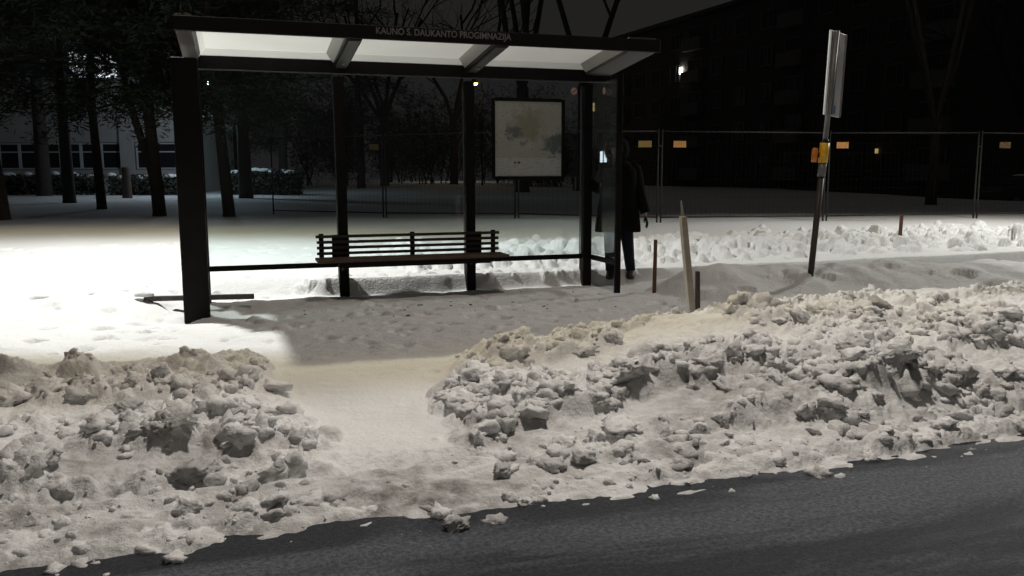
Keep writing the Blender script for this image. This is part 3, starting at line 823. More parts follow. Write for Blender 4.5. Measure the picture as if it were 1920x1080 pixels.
for dx, dy, r_ in ((-0.105, 0.0, 0.036), (0.045, 0.065, 0.026)):
    q = ax(1.80) + Vector((dx, dy, 0))
    p_ = MB().tube([q + Vector((-.006, 0, -.09)), q + Vector((-.005, 0, -.07)), q + Vector((.003, 0, .055)), q + Vector((.005, 0, .075))], [r_ * .8, r_, r_, r_ * .6], 14).build("reflector", "orange_paint", pb, smooth=True)
MB().box(ax(1.80) + Vector((-0.06, 0, -0.01)), (0.05, 0.03, 0.05)).build("reflector_arm", "dark_steel", pb)
bd = empty("board", ax(2.72)); bd.parent = pb; bd.rotation_euler = (0, R(3.6), R(40))
bd.location = ax(2.72) + Vector((0.05, 0.07, 0.0))
b_ = MB().box((0.0, 0, 0), (0.34, 0.022, 0.96)).build("board_panel", "sign_white", bd, bevel=0.006)
MB().box((-0.168, -0.016, 0), (0.012, 0.02, 0.95)).build("board_edge", "galvanised", bd)
MB().box((0.168, -0.016, 0), (0.012, 0.02, 0.95)).build("board_edge", "galvanised", bd)
MB().box((-0.03, -0.022, 0.0), (0.03, 0.02, 0.93)).build("board_channel", "galvanised", bd)
MB().box((0.03, -0.014, -0.40), (0.05, 0.003, 0.09)).build("blue_mark", "sign_blue", bd)

# ------------------------------------------------------------------ stakes, stub and plank
def stake(name, base, top, w, d, mat, label, tip=0.0, rz_=0.2):
    base = Vector(base); top = Vector(top); L = (top - base).length
    e = empty(name, base); e.rotation_mode = 'QUATERNION'
    e.rotation_quaternion = (top - base).to_track_quat('Z', 'Y')
    secs = [(0, -.12, 1), (0.002, L * .35, 1.02), (-0.002, L * .7, .97), (0.001, L - tip, .93)]
    mb = MB(); vs = []
    for ox_, z_, s in secs:
        for (a, c_) in ((-1, -1), (1, -1), (1, 1), (-1, 1)): vs.append((ox_ + a * w / 2 * s, c_ * d / 2 * s, z_))
    fs = [(i * 4 + k, i * 4 + (k + 1) % 4, (i + 1) * 4 + (k + 1) % 4, (i + 1) * 4 + k) for i in range(3) for k in range(4)] + [(3, 2, 1, 0), (12, 13, 14, 15)]
    mb.add(vs, fs).build("shaft", mat, e, bevel=0.004)
    tag(e, label, "stake", "wooden stakes stuck in the snow")
    return e
gz = lambda x, y: ground_z(x, y)
z0 = gz(1.52, 7.11)
s1 = stake("wooden_stake", (1.545, 7.11, z0), (1.445, 7.11, 1.22), 0.12, 0.05, "stake_grey", "tall weathered grey stake with red stripe leaning on the front bank")
MB().box((-0.064, -0.004, 0.30), (0.014, 0.036, 0.78)).build("red_strip", "stake_red", s1)
MB().tube([(-0.026, 0, 0.84), (-0.022, 0.002, 0.95), (-0.012, 0, 1.01)], [0.012, 0.010, 0.006], 5).build("splinter", "stake_grey", s1)
stake("wooden_stake", (1.70, 7.58, gz(1.70, 7.58)), (1.685, 7.58, 0.70), 0.05, 0.04, "dark_wood", "short dark broken stake right behind the tall grey stake")
stake("wooden_stake", (1.735, 10.15, gz(1.74, 10.15)), (1.74, 10.15, 0.79), 0.05, 0.04, "stake_brown", "reddish brown stake beside the waiting person")
stake("wooden_stake", (6.75, 14.6, gz(6.75, 14.6)), (6.76, 14.6, 0.86), 0.05, 0.05, "stake_brown", "small brown stub far off in the lit snow field")
q0 = W(-0.62, 0.30); q1 = W(0.52, 0.50)
pe = empty("plank", (q0.x, q0.y, 0.24))
zz = lambda q: gz(q.x, q.y)
d_ = Vector((q1.x - q0.x, q1.y - q0.y, 0.0)); L = d_.length; ang = math.atan2(d_.y, d_.x)
pe.rotation_euler = (0, 0, ang); pe.location = (q0.x, q0.y, max(zz(q0), zz(q1)) + 0.015)
MB().box((L / 2, 0, 0.0), (L, 0.05, 0.055)).build("board", "plank_wood", pe, bevel=0.006)
MB().box((0.03, 0.0, -0.03), (0.06, 0.12, 0.05)).build("foot", "plank_wood", pe, bevel=0.006)
bpy_s = MB().rings([(0.0, 0, 0.028, .10, .06), (0.0, 0, 0.05, .105, .065), (0.0, 0, 0.075, .06, .04), (0.0, 0, .085, .01, .01)], 14).build("snow_cap", "snow", pe, smooth=True)
tag(pe, "dark low bar lying across the snow by the broad left pillar", "plank")

# ------------------------------------------------------------------ person waiting behind the side glass
px, py = 1.40, 11.10
pgz = ground_z(px, py) + 0.0
pe = empty("person", (px, py, pgz)); pe.rotation_euler = (0, 0, R(0))
tag(pe, "person in a long dark hooded coat and dark trousers waiting by the shelter", "person")
S = 1.035
def skin_body(name, nodes, edges, mat, parent, sub=2, root=0):
    me = bpy.data.meshes.new(name); me.from_pydata([tuple(Vector(q[0]) * S) for q in nodes], edges, []); me.update()
    o = bpy.data.objects.new(name, me); col.objects.link(o); o.parent = parent
    md = o.modifiers.new("skin", 'SKIN'); md.use_smooth_shade = True
    for i, q in enumerate(nodes):
        r_ = q[1] if isinstance(q[1], tuple) else (q[1], q[1])
        sv = me.skin_vertices[0].data[i]; sv.radius = (r_[0] * S, r_[1] * S); sv.use_root = (i == root)
    sd = o.modifiers.new("sub", 'SUBSURF'); sd.levels = sub; sd.render_levels = sub
    me.materials.append(MATS[mat])
    return o
# image left = -x; the person faces left-and-towards us (-x, -y)
nodes = [((0, 0, 0.93), (.15, .11)), ((0, 0, 1.12), (.135, .10)), ((0, 0, 1.34), (.15, .105)), ((0, 0, 1.47), .06), ((-.02, -.01, 1.54), .055), ((-.03, -.02, 1.63), (.085, .095)), ((-.03, -.02, 1.70), .075),
         ((-.085, 0, .86), .085), ((-.10, -.01, .48), .058), ((-.085, .02, .09), .042), ((-.09, -.04, .05), .03),
         ((.085, 0, .86), .085), ((.125, .0, .48), .058), ((.175, .02, .09), .042), ((.17, -.04, .05), .03),
         ((-.17, 0, 1.40), .06), ((-.25, -.06, 1.16), .05), ((-.30, -.22, 1.24), .038),
         ((.17, 0, 1.40), .06), ((.25, .02, 1.12), .05), ((.33, -.02, .86), .038), ((.345, -.03, .80), .033)]
edges = [(0, 1), (1, 2), (2, 3), (3, 4), (4, 5), (5, 6), (0, 7), (7, 8), (8, 9), (9, 10), (0, 11), (11, 12), (12, 13), (13, 14), (2, 15), (15, 16), (16, 17), (2, 18), (18, 19), (19, 20), (20, 21)]
skin_body("body", nodes, edges, "skin", pe)
# hands with fingers
def hand(base, dirv, side, name):
    base, dirv, side = Vector(base), Vector(dirv).normalized(), Vector(side).normalized()
    nd = [(base, .022), (base + dirv * .05, (.030, .020)), (base + dirv * .085, (.032, .018))]; ed = [(0, 1), (1, 2)]
    pn = dirv.cross(side)
    for k, (o_, ln) in enumerate(((-.024, .062), (-.008, .075), (.009, .070), (.025, .052))):
        a = base + dirv * .085 + side * o_; i = len(nd)
        nd += [(a, .0085), (a + dirv * ln * .55 + pn * .008, .008), (a + dirv * ln * .95 + pn * .028, .007)]; ed += [(2, i), (i, i + 1), (i + 1, i + 2)]
    i = len(nd); a = base + dirv * .03 - side * .03
    nd += [(a, .0095), (a + dirv * .03 - side * .018 + pn * .01, .009), (a + dirv * .06 - side * .02 + pn * .02, .008)]; ed += [(1, i), (i, i + 1), (i + 1, i + 2)]
    skin_body(name, nd, ed, "boots", pe, 1)
hand((.345, -.03, .80), (.25, -.1, -1), (.3, -1, 0), "glove")
hand((-.30, -.22, 1.24), (-.2, -.5, .8), (1, -.2, .2), "glove")
def ring_part(name, secs, mat, nseg=24, power=2.3, sub=1, solid=0.0):
    o = MB().rings([tuple(k * S for k in s_) for s_ in secs], nseg, power).build(name, mat, pe, smooth=True)
    return o
ring_part("coat", [(0, 0, .60, 0.288, 0.189), (0, 0, .62, 0.294, 0.194), (0, 0, .75, 0.282, 0.189), (0, 0, .95, 0.254, 0.178), (0, 0, 1.10, 0.232, 0.162), (0, 0, 1.25, 0.243, 0.162), (0, 0, 1.36, 0.243, 0.151), (0, 0, 1.43, 0.192, 0.130), (0, 0, 1.49, 0.113, 0.097), (0, 0, 1.50, 0.056, 0.054)], "coat")
def sleeve(pts, rads):
    MB().tube([Vector(q) * S for q in pts], [r_ * S for r_ in rads], 14).build("sleeve", "coat", pe, smooth=True)
sleeve([(.15, 0, 1.42), (.21, .01, 1.38), (.25, .02, 1.22), (.27, .02, 1.10), (.31, -.005, .96), (.342, -.022, .84)], [.075, .085, .078, .075, .068, .06])
sleeve([(-.15, 0, 1.42), (-.20, -.01, 1.38), (-.245, -.045, 1.24), (-.275, -.08, 1.14), (-.31, -.14, 1.17), (-.315, -.21, 1.235)], [.075, .085, .08, .08, .07, .06])
for sgn, kx, fx, fy in ((-1, -.10, -.085, .02), (1, .125, .175, .02)):
    MB().tube([Vector(q) * S for q in ((sgn * .075, 0, .92), (sgn * .088, 0, .75), (kx, -.01, .48), ((kx + fx) / 2, .01, .28), (fx, fy, .10))], [r_ * S for r_ in (.10, .098, .078, .068, .062)], 14).build("trouser_leg", "trousers", pe, smooth=True)
    MB().rings([(fx * S - .015, -.02, .0, .05, .13), (fx * S - .015, -.02, .03, .052, .135), (fx * S - .008, -.01, .07, .05, .11), (fx * S, .02, .11, .05, .06), (fx * S, .02, .19, .055, .06)], 16, 2.4).build("boot", "boots", pe, smooth=True)
# hood open to the left-front, with a fur rim; dark hair and a face inside
hd = Vector((-.015, .01, 1.635)) * S
N1, N2 = 22, 14
face_dir = Vector((-.62, -.78, 0)).normalized(); sd_ = Vector((face_dir.y, -face_dir.x, 0)); upv = Vector((0, 0, 1))
vs, fs = [], []
for i in range(N2 + 1):
    a = R(50) + (math.pi - R(50)) * i / N2
    for k in range(N1):
        t = 2 * math.pi * k / N1
        d_ = face_dir * math.cos(a) + (sd_ * math.cos(t) + upv * math.sin(t)) * math.sin(a)
        vs.append(hd + Vector((d_.x * .150, d_.y * .155, d_.z * .165)) * S)
for i in range(N2):
    for k in range(N1):
        fs.append((i * N1 + k, i * N1 + (k + 1) % N1, (i + 1) * N1 + (k + 1) % N1, (i + 1) * N1 + k))
hood = MB().add(vs, fs).build("hood", "coat", pe, smooth=True)
fr_ = MB(); rim = vs[:N1]
for k in range(N1):
    for _ in range(26):
        c0 = rim[k].lerp(rim[(k + 1) % N1], random.random()); d_ = ((c0 - hd).normalized() * .7 + Vector((random.gauss(0, 1), random.gauss(0, 1), random.gauss(0, 1))) * .45).normalized()
        a = c0 + Vector((random.gauss(0, .01), random.gauss(0, .01), random.gauss(0, .01))); e = a + d_ * random.uniform(.025, .05); s_ = d_.orthogonal().normalized() * .004
        fr_.add([a - s_, a + s_, e], [(0, 1, 2)])
fr_.tube(rim + [rim[0]], [.022] * (N1 + 1), 8).build("fur_rim", "fur", pe, smooth=False)
hc = Vector((-.03, -.02, 1.645)) * S
for sg in (-1, 1):
    q = hc + face_dir * .088 * S + sd_ * sg * .032 + upv * .012
    MB().rings([(q.x, q.y, q.z - .006, .008, .006), (q.x, q.y, q.z, .012, .008), (q.x, q.y, q.z + .006, .006, .005)], 10).build("eye", "hair", pe, smooth=True)
q = hc + face_dir * .092 * S
MB().add([q + upv * .01 - sd_ * .008, q + upv * .01 + sd_ * .008, q - upv * .03 - sd_ * .016, q - upv * .03 + sd_ * .016, q + face_dir * .022 - upv * .026], [(0, 1, 4), (0, 4, 2), (1, 3, 4), (2, 4, 3)]).build("nose", "skin", pe, smooth=True)
q = hc + face_dir * .086 * S - upv * .055
MB().box(q, (.042, .008, .009), Z(math.atan2(sd_.y, sd_.x))).build("mouth", "sticker_red", pe)
MB().rings([((hc - face_dir * .02).x, (hc - face_dir * .02).y, hc.z + .0, .098, .098), ((hc - face_dir * .02).x, (hc - face_dir * .02).y, hc.z + .05, .10, .10), ((hc - face_dir * .02).x, (hc - face_dir * .02).y, hc.z + .09, .075, .075), ((hc - face_dir * .02).x, (hc - face_dir * .02).y, hc.z + .11, .02, .02)], 16).build("hair", "hair", pe, smooth=True)

# ------------------------------------------------------------------ construction fence
J = [(-6.62, 23.30), (-3.23, 21.43), (0.12, 20.35), (3.38, 19.36), (7.45, 20.05), (11.34, 20.61), (15.2, 21.3)]
def fence_panel(a, c_, label, tags):
    a, c_ = Vector((*a, 0)), Vector((*c_, 0)); d_ = c_ - a; L = d_.length; ang = math.atan2(d_.y, d_.x)
    za, zc = gz(a.x, a.y), gz(c_.x, c_.y)
    e = empty("fence_panel", (a.x, a.y, za), ang); dz = zc - za
    x0, x1, H = 0.045, L - 0.045, 2.12
    for x_ in (x0, x1):
        b0 = dz * x_ / L
        MB().tube([(x_, 0, b0 - .25), (x_, 0, b0 + H)], [.021, .021], 8).build("post", "fence_steel", e, smooth=True)
    MB().tube([(x0, 0, dz * x0 / L + H - .05), (x1, 0, dz * x1 / L + H - .05)], [.017, .017], 8).build("top_rail", "fence_steel", e, smooth=True)
    MB().tube([(x0, 0, dz * x0 / L + .12), (x1, 0, dz * x1 / L + .12)], [.017, .017], 8).build("bottom_rail", "fence_steel", e, smooth=True)
    MB().box((x0 - 0.04, 0, dz * x0 / L + H - .38), (.11, .05, .035)).build("clamp", "fence_steel", e)
    wm = MB(); k = x0 + .12
    while k < x1 - .05:
        wm.tube([(k, 0, dz * k / L + .12), (k, 0, dz * k / L + H - .05)], [.0018, .0018], 3, False); k += .12
    for z_ in np.linspace(.35, H - .3, 8): wm.tube([(x0, .004, dz * x0 / L + z_), (x1, .004, dz * x1 / L + z_)], [.0018, .0018], 3, False)
    wm.build("wire_mesh", "dark_steel", e)
    for (x_, mat) in tags:
        MB().box((x_ * L, -.03, dz * x_ + H - .34), (.30, .006, .145)).build("warning_plate", mat, e)
    tag(e, label, "fence panel", "wire fence panels across the field")
fence_panel(J[0], J[1], "wire fence panel farthest from the stop pole, running towards the dark trees", [(.93, "tag_dull")])
fence_panel(J[1], J[2], "wire fence panel seen through glass between the two bench posts", [])
fence_panel(J[2], J[3], "wire fence panel behind the person with an orange plate at its end", [(.90, "tag_yellow")])
fence_panel(J[3], J[4], "wire fence panel beside the person with orange plate near paired posts", [(.11, "tag_orange")])
fence_panel(J[4], J[5], "wire fence panel behind the stop pole with one orange plate", [(.09, "tag_orange")])
fence_panel(J[5], J[6], "wire fence panel at the far right end past the tree trunk", [(.17, "tag_dull")])

# ------------------------------------------------------------------ trees
def limb_path(p0, d_, L, k, droop, wob):
    pts = [p0]; d_ = d_.normalized()
    for i in range(k):
        d_ = (d_ + Vector((random.gauss(0, wob), random.gauss(0, wob), random.gauss(0, wob) - droop))).normalized()
        pts.append(pts[-1] + d_ * L / k)
    return pts
def conifer(x, y, r, h, crown0, crown_r, label, lean=(0, 0), fork=False, density=1.0):
    density *= 1.25; crown0 *= 0.86
    z = gz(x, y); e = empty("pine_tree", (x, y, z))
    tr = MB(); N = 7
    top = Vector((lean[0] * h, lean[1] * h, h))
    cp = [Vector((0, 0, -.2))] + [top * t + Vector((random.gauss(0, .05), random.gauss(0, .05), 0)) for t in np.linspace(.06, 1, N)]
    cp[1] = Vector((0, 0, .12))
    tr.tube(cp, [r * 1.35, r * 1.15] + [r * (1 - .8 * t) for t in np.linspace(.1, 1, N - 1)], 10)
    if fork:
        tr.tube([Vector((0, 0, .7)), Vector((-.35, .1, 1.8)), Vector((-.75, .2, 3.2)), Vector((-1.2, .3, 6))], [r * .8, r * .75, r * .6, r * .3], 8)
    fol = MB(); limbs = MB()
    nl = int(46 * density)
    for i in range(nl):
        t = (i + random.random()) / nl; zz_ = crown0 + (h - crown0) * t
        base = top * (zz_ / h); a = random.uniform(0, 6.283)
        Lb = crown_r * (0.45 + 0.55 * math.sin(math.pi * min(1, .22 + .8 * t))) * random.uniform(.65, 1.1)
        pts = limb_path(base, Vector((math.cos(a), math.sin(a), random.uniform(-.15, .4))), Lb, 5, .09, .10)
        limbs.tube(pts, [.05 * (1 - .17 * k) for k in range(6)], 5, False)
        for _ in range(int(300 * density)):
            s = random.random() ** .7 * 4.99; k = int(s); c0 = pts[k].lerp(pts[k + 1], s - k)
            c0 = c0 + Vector((random.gauss(0, .28), random.gauss(0, .28), random.gauss(-.05, .2)))
            d_ = Vector((random.gauss(0, 1), random.gauss(0, 1), random.gauss(-.1, .6))).normalized(); o_ = d_.orthogonal().normalized()
            o_ = Matrix.Rotation(random.uniform(0, 6.28), 3, d_) @ o_
            l_, w_ = random.uniform(.12, .3), random.uniform(.010, .028)
            fol.add([c0 - d_ * l_ * .5, c0 + o_ * w_, c0 + d_ * l_ * .5, c0 - o_ * w_], [(0, 1, 2, 3)])
    limbs_o = limbs.build("limbs", "bark", e); fol.build("crown", "needles", e); tr.build("trunk", "bark", e, smooth=True)
    tag(e, label, "tree", "dark pine trees beyond the shelter")
    return e
conifer(-12.65, 20.9, .17, 13, 3.2, 3.6, "pine tree with leaning trunk cut by the picture's left border", lean=(-.10, 0))
conifer(-21.5, 38.9, .30, 15, 5.6, 4.6, "pine tree with a thick trunk before the school's snow-capped hedge", density=1.2)
conifer(-12.93, 26.6, .13, 14, 4.0, 4.2, "slim straight pine trunk between the hedge gap and forked tree", density=1.2)
conifer(-9.45, 22.6, .15, 13, 3.4, 3.9, "forked pine trunk just beside the broad shelter pillar", lean=(-.05, 0), fork=True, density=1.2)
conifer(-8.75, 22.9, .16, 13, 3.3, 3.6, "pine trunk mostly hidden behind the broad shelter pillar", lean=(.0, 0))
conifer(-7.55, 22.5, .14, 12, 3.0, 3.3, "leaning pine trunk seen through glass next to the broad pillar", lean=(-.06, 0))
conifer(-11.35, 36.1, .26, 14, 5.0, 4.4, "farther pine with flared trunk seen through the first glass bay", density=1.2)
conifer(-16.5, 31.5, .2, 15, 6.0, 4.6, "tall pine standing between the hedge and the slim trunk", density=1.1)

conifer(-13.2, 49.0, .24, 15, 2.6, 4.6, "dark pine behind the school corner seen through the first glass bay", density=1.1)
conifer(-9.6, 54.0, .24, 16, 2.4, 4.8, "dark far pine seen between the first bench post and fence posts", density=1.1)
conifer(-17.2, 53.0, .24, 17, 3.0, 5.0, "dark pine rising behind the cool lamp post", density=1.1)

def bare_tree(x, y, r, h, label, stems=3, spread=.28, group="bare leafless trees", depth=4, first=.32, name="bare_tree"):
    z = gz(x, y); e = empty(name, (x, y, z)); tr, br = MB(), MB()
    trunk_top = h * first
    tr.tube([(0, 0, -.3), (0, 0, .15), (.03, 0, trunk_top * .5), (.0, .02, trunk_top)], [r * 1.4, r * 1.1, r, r * .95], 9)
    def grow(p0, d_, L, rad, lev):
        k = 4 if lev < 3 else 3
        pts = limb_path(p0, d_, L, k, -.03, .13 + .03 * lev)
        br.tube(pts, [rad * (1 - .45 * i / k) for i in range(k + 1)], 6 if lev < 2 else 4, False)
        if lev >= depth: return
        nchild = random.choice((3, 4, 4)) if lev < 2 else random.choice((2, 3, 4))
        for c_ in range(nchild):
            s = random.uniform(.35, 1.0) * (k - .01); i = int(s); q = pts[i].lerp(pts[i + 1], s - i)
            dd = (pts[i + 1] - pts[i]).normalized()
            nd = (dd + Vector((random.gauss(0, .55), random.gauss(0, .55), random.gauss(.12, .3)))).normalized()
            grow(q, nd, L * random.uniform(.45, .7), rad * random.uniform(.35, .55), lev + 1)
    for s in range(stems):
        a = 2 * math.pi * s / stems + random.uniform(-.4, .4)
        grow(Vector((0, 0, trunk_top * .96)), Vector((math.cos(a) * spread, math.sin(a) * spread, 1)), (h - trunk_top) * .8, r * .55, 0)
    tr.build("trunk", "bark", e, smooth=True); br.build("crown", "twigs", e)
    tag(e, label, "tree", group)
random.seed(5)
bare_tree(0.58, 45, .34, 17, "bare many-stemmed tree rising behind the map display", stems=5, spread=.33)
bare_tree(4.2, 50, .36, 19, "bare tall tree rising above the shelter between map and apartment block", stems=2, spread=.2)
bare_tree(14.3, 28.8, .17, 14, "bare tree with slim dark trunk between stop pole and car", stems=4, spread=.35, first=.2, depth=5)
bare_tree(-4.5, 66, .3, 15, "far bare tree above the bench beside the orange lamp", stems=4, spread=.4)
bare_tree(-9.0, 60, .3, 14, "far bare tree behind the first glass bay", stems=5, spread=.5)
bare_tree(27.5, 46, .3, 14, "bare tree behind the parked car at the picture's edge", stems=4, spread=.4)

def thicket(x, y, w, h, label):
    z = gz(x, y); e = empty("bush", (x, y, z)); lf, st = MB(), MB()
    for s in range(14):
        a = random.uniform(0, 6.28); p0 = Vector((random.uniform(-w, w) * .4, random.uniform(-.6, .6), -.1))
        pts = limb_path(p0, Vector((math.cos(a) * .35, math.sin(a) * .35, 1)), h * random.uniform(.6, 1), 5, 0, .12)
        st.tube(pts, [.06, .05, .04, .03, .02, .012], 5, False)
        for _ in range(420):
            t = random.uniform(.8, 4.99); k = int(t); c0 = pts[k].lerp(pts[k + 1], t - k) + Vector((random.gauss(0, .6), random.gauss(0, .5), random.gauss(0, .4)))
            d_ = Vector((random.gauss(0, 1), random.gauss(0, 1), random.gauss(.3, 1))).normalized(); o_ = d_.orthogonal().normalized()
            l_, w_ = random.uniform(.3, .9), random.uniform(.012, .04)
            lf.add([c0 - d_ * l_ * .5, c0 + o_ * w_, c0 + d_ * l_ * .5, c0 - o_ * w_], [(0, 1, 2, 3)])
    st.build("stems", "twigs", e); lf.build("foliage", "twigs", e)
    tag(e, label, "bush", "tall dark bushes closing the far field")
for i, (x, y, w, h, lb) in enumerate([(-13, 62, 6, 8, "dark tall bush beyond the pines seen through the first glass bay"), (-6.5, 68, 6, 9, "dark tall bush behind the slim paired fence posts"),
        (-1.2, 72, 6, 9, "dark tall bush below the small orange lamp"), (4.2, 76, 5, 8, "dark tall bush behind the map display"), (-9.5, 76, 6, 9, "dark tall bush farthest behind the fence corner"), (2.0, 62, 4, 5, "low dark bush behind the map's lower frame")]):
    thicket(x, y, w, h, lb)

# stump and thin posts
zs_ = gz(-16.65, 36.6); st = MB().rings([(0, 0, -.2, .24, .24), (0, 0, .1, .2, .2), (0, 0, .9, .175, .17), (0, 0, 1.25, .18, .175), (0.01, 0, 1.32, .15, .15)], 14).build("tree_stump", "stump_wood", None, smooth=True)
st.location = (-16.65, 36.6, zs_); tag(st, "upright sawn tree stump standing in front of the snow-capped hedge", "stump")
for (x, y, h, lb) in [(-11.7, 46, 1.6, "thin post far in the bluish snow nearest the pines"), (-9.9, 57, 1.6, "thin post far in the bluish snow by the second glass bay"), (3.75, 51, 1.3, "short thick post in the far snow under the map's corner")]:
    p_ = MB().rings([(0, 0, -.2, .05, .05), (0, 0, h * .96, .045, .045), (0, 0, h, .02, .02)], 8).build("post", "bark"); p_.location = (x, y, gz(x, y)); tag(p_, lb, "post", "thin posts in the far snow")

# hedges with snow caps
def hedge(x0, x1, y, h, label):
    xc = (x0 + x1) / 2; z = gz(xc, y); e = empty("hedge", (xc, y, z)); w = x1 - x0; lf = MB(); cap = MB()
    for _ in range(int(w * 900)):
        c0 = Vector((random.uniform(-w / 2, w / 2), random.gauss(0, .35), random.uniform(0.0, h) * (1 - .15 * random.random())))
        d_ = Vector((random.gauss(0, 1), random.gauss(0, 1), random.gauss(.3, 1))).normalized(); o_ = d_.orthogonal().normalized(); l_, w_ = random.uniform(.12, .3), random.uniform(.03, .06)
        lf.add([c0 - d_ * l_ * .5, c0 + o_ * w_, c0 + d_ * l_ * .5, c0 - o_ * w_], [(0, 1, 2, 3)])
    for i in range(int(w * 2.2)):
        cx = -w / 2 + w * (i + random.random()) / (w * 2.2); r_ = random.uniform(.2, .4); zz_ = h * random.uniform(.82, 1.02); cy_ = random.gauss(0, .15)
        cap.rings([(cx, cy_, zz_ - .05, r_ * .9, r_), (cx, cy_, zz_ + .03, r_ * .85, r_ * .95), (cx, cy_, zz_ + .10, r_ * .5, r_ * .6), (cx, cy_, zz_ + .12, .02, .02)], 9)
    lf.build("foliage", "hedge_leaf", e); cap.build("snow_cap", "snow", e, smooth=True)
    tag(e, label, "hedge", "snow-capped hedges before the school")
hedge(-25.5, -19.8, 38.6 + 2, .95, "snow-capped hedge under the dark windows near the picture's left border")
hedge(-18.9, -15.0, 40.0, .95, "snow-capped hedge behind the upright sawn stump")
hedge(-13.6, -10.2, 41.0, 1.2, "snow-capped hedge beyond the pines seen through glass")

# ------------------------------------------------------------------ school building on the left
BY = 44.0
sb = empty("school_building", (-20.0, BY, gz(-20, BY) - 0.2)); z0 = gz(-20, BY) - 0.2
tag(sb, "pale low school building with dark strip windows behind the pines", "building")
def sbx(name, x0, x1, za, zb_, yo, th, mat, parent=sb):
    return MB().box(((x0 + x1) / 2 + 20.0, yo, (za + zb_) / 2 - z0), (x1 - x0, th, zb_ - za)).build(name, mat, parent)
SZ0, SZ1 = 1.93, 3.25
sbx("plinth_wall", -40, -16.4, 0.3, SZ0 - 0.04, 0.0, .3, "school_wall")
sbx("upper_wall", -40, -16.4, SZ1 + 0.04, 5.6, 0.0, .3, "school_wall")
sbx("floor_band", -40, -16.4, 5.62, 5.9, -.05, .3, "concrete_wall")
for (x0, x1) in ((-20.12, -19.45), (-27.3, -26.6), (-34, -33.3), (-17.0, -16.45)):
    sbx("pilaster", x0, x1, 0.3, 5.58, -.20, .22, "school_wall")
def school_window(x0, x1, za, zb_, mat="dark_glass"):
    f = MB()
    xa, xb = x0 + 20, x1 + 20; a, c_ = za - z0, zb_ - z0
    f.box(((xa + xb) / 2, 0, a + .03), (xb - xa, .1, .06)); f.box(((xa + xb) / 2, 0, c_ - .03), (xb - xa, .1, .06))
    f.box((xa + .03, .002, (a + c_) / 2), (.06, .1, c_ - a - .12)); f.box((xb - .03, .002, (a + c_) / 2), (.06, .1, c_ - a - .12))
    f.box(((xa + xb) / 2, .004, a + (c_ - a) * .66), (xb - xa - .12, .08, .06))
    o = f.build("window", "window_frame", sb)
    MB().box(((xa + xb) / 2, .05, (a + c_) / 2), (xb - xa - .1, .02, c_ - a - .1)).build("pane", mat, o)
for x_ in np.arange(-26.5, -20.3, 1.06): school_window(x_, min(x_ + 1.05, -20.13), SZ0, SZ1)
for x_ in (-19.4, -18.34): school_window(x_, x_ + 1.05, SZ0, SZ1)
for x_ in np.arange(-33.2, -27.5, 1.06): school_window(x_, x_ + 1.05, SZ0, SZ1)
sbx("upper_wall", -40, -16.4, 5.92, 6.48, 0.0, .3, "school_wall")
for i, x_ in enumerate(np.arange(-33, -17.9, 1.3)):
    lit = -22.9 < x_ < -20.9
    school_window(x_, x_ + 1.25, 6.5, 7.9, "window_lit" if lit else "dark_glass")
sbx("upper_wall", -40, -16.4, 7.94, 9.2, 0.0, .3, "school_wall")
sbx("roof_slab", -40.3, -16.1, 9.2, 9.5, 3.0, 7, "roof_felt")
sbx("side_wall", -16.7, -16.4, 0.3, 9.2, 3.2, 6.0, "school_wall")
sbx("back_wall", -40, -16.7, 0.3, 9.2, 5.8, .3, "school_wall")

# lamp on a post by the school: the cool light in the gap of the trees
def post_lamp(x, y, zl, mat, power, color, label, arm=0.5, r_=.14, soft=.15, name="lamp_post"):
    z = gz(x, y); e = empty(name, (x, y, z)); h = zl - z
    MB().tube([(0, 0, -.2), (0, 0, 1.0), (0, 0, h + .12)], [.07, .06, .04], 10).build("pole", "dark_steel", e, smooth=True)
    MB().tube([(0, 0, h + .10), (-arm * .5, -.1, h + .2), (-arm, -.2, h + .17)], [.03, .028, .028], 8).build("arm", "galvanised", e, smooth=True)
    MB().box((-arm, -.2, h + .15), (.42, .22, .06)).build("housing", "dark_steel", e, bevel=.01)
    MB().rings([(-arm, -.2, h - .06, r_ * .3, r_ * .3), (-arm, -.2, h - .01, r_ * .85, r_ * .75), (-arm, -.2, h + .06, r_, r_ * .8), (-arm, -.2, h + .115, r_ * .9, r_ * .7)], 12).build("lamp_glass", mat, e, smooth=True)
    if power:
        ld = bpy.data.lights.new("post_light", 'POINT'); ld.energy = power; ld.color = color; ld.shadow_soft_size = soft
        lo = bpy.data.objects.new("post_light", ld); col.objects.link(lo); lo.parent = e; lo.location = (-arm, -.2, h - .25)
    tag(e, label, "lamp post", "lamp posts")
    return e
post_lamp(-13.0, 38.0, 5.55, "lamp_cool", 420, (.72, .86, 1.0), "cool white lamp post by the school, glowing beside the broad pillar", .5, .22)
post_lamp(-2.15, 62, 8.0, "lamp_sodium", 15, (1, .42, .12), "small orange street lamp far behind the shelter's back beam", .5, .22)
post_lamp(-5.1, 78, 6.2, "lamp_white", 150, (1, .95, .85), "tiny white lamp far off above the fence rail", .1, .16)

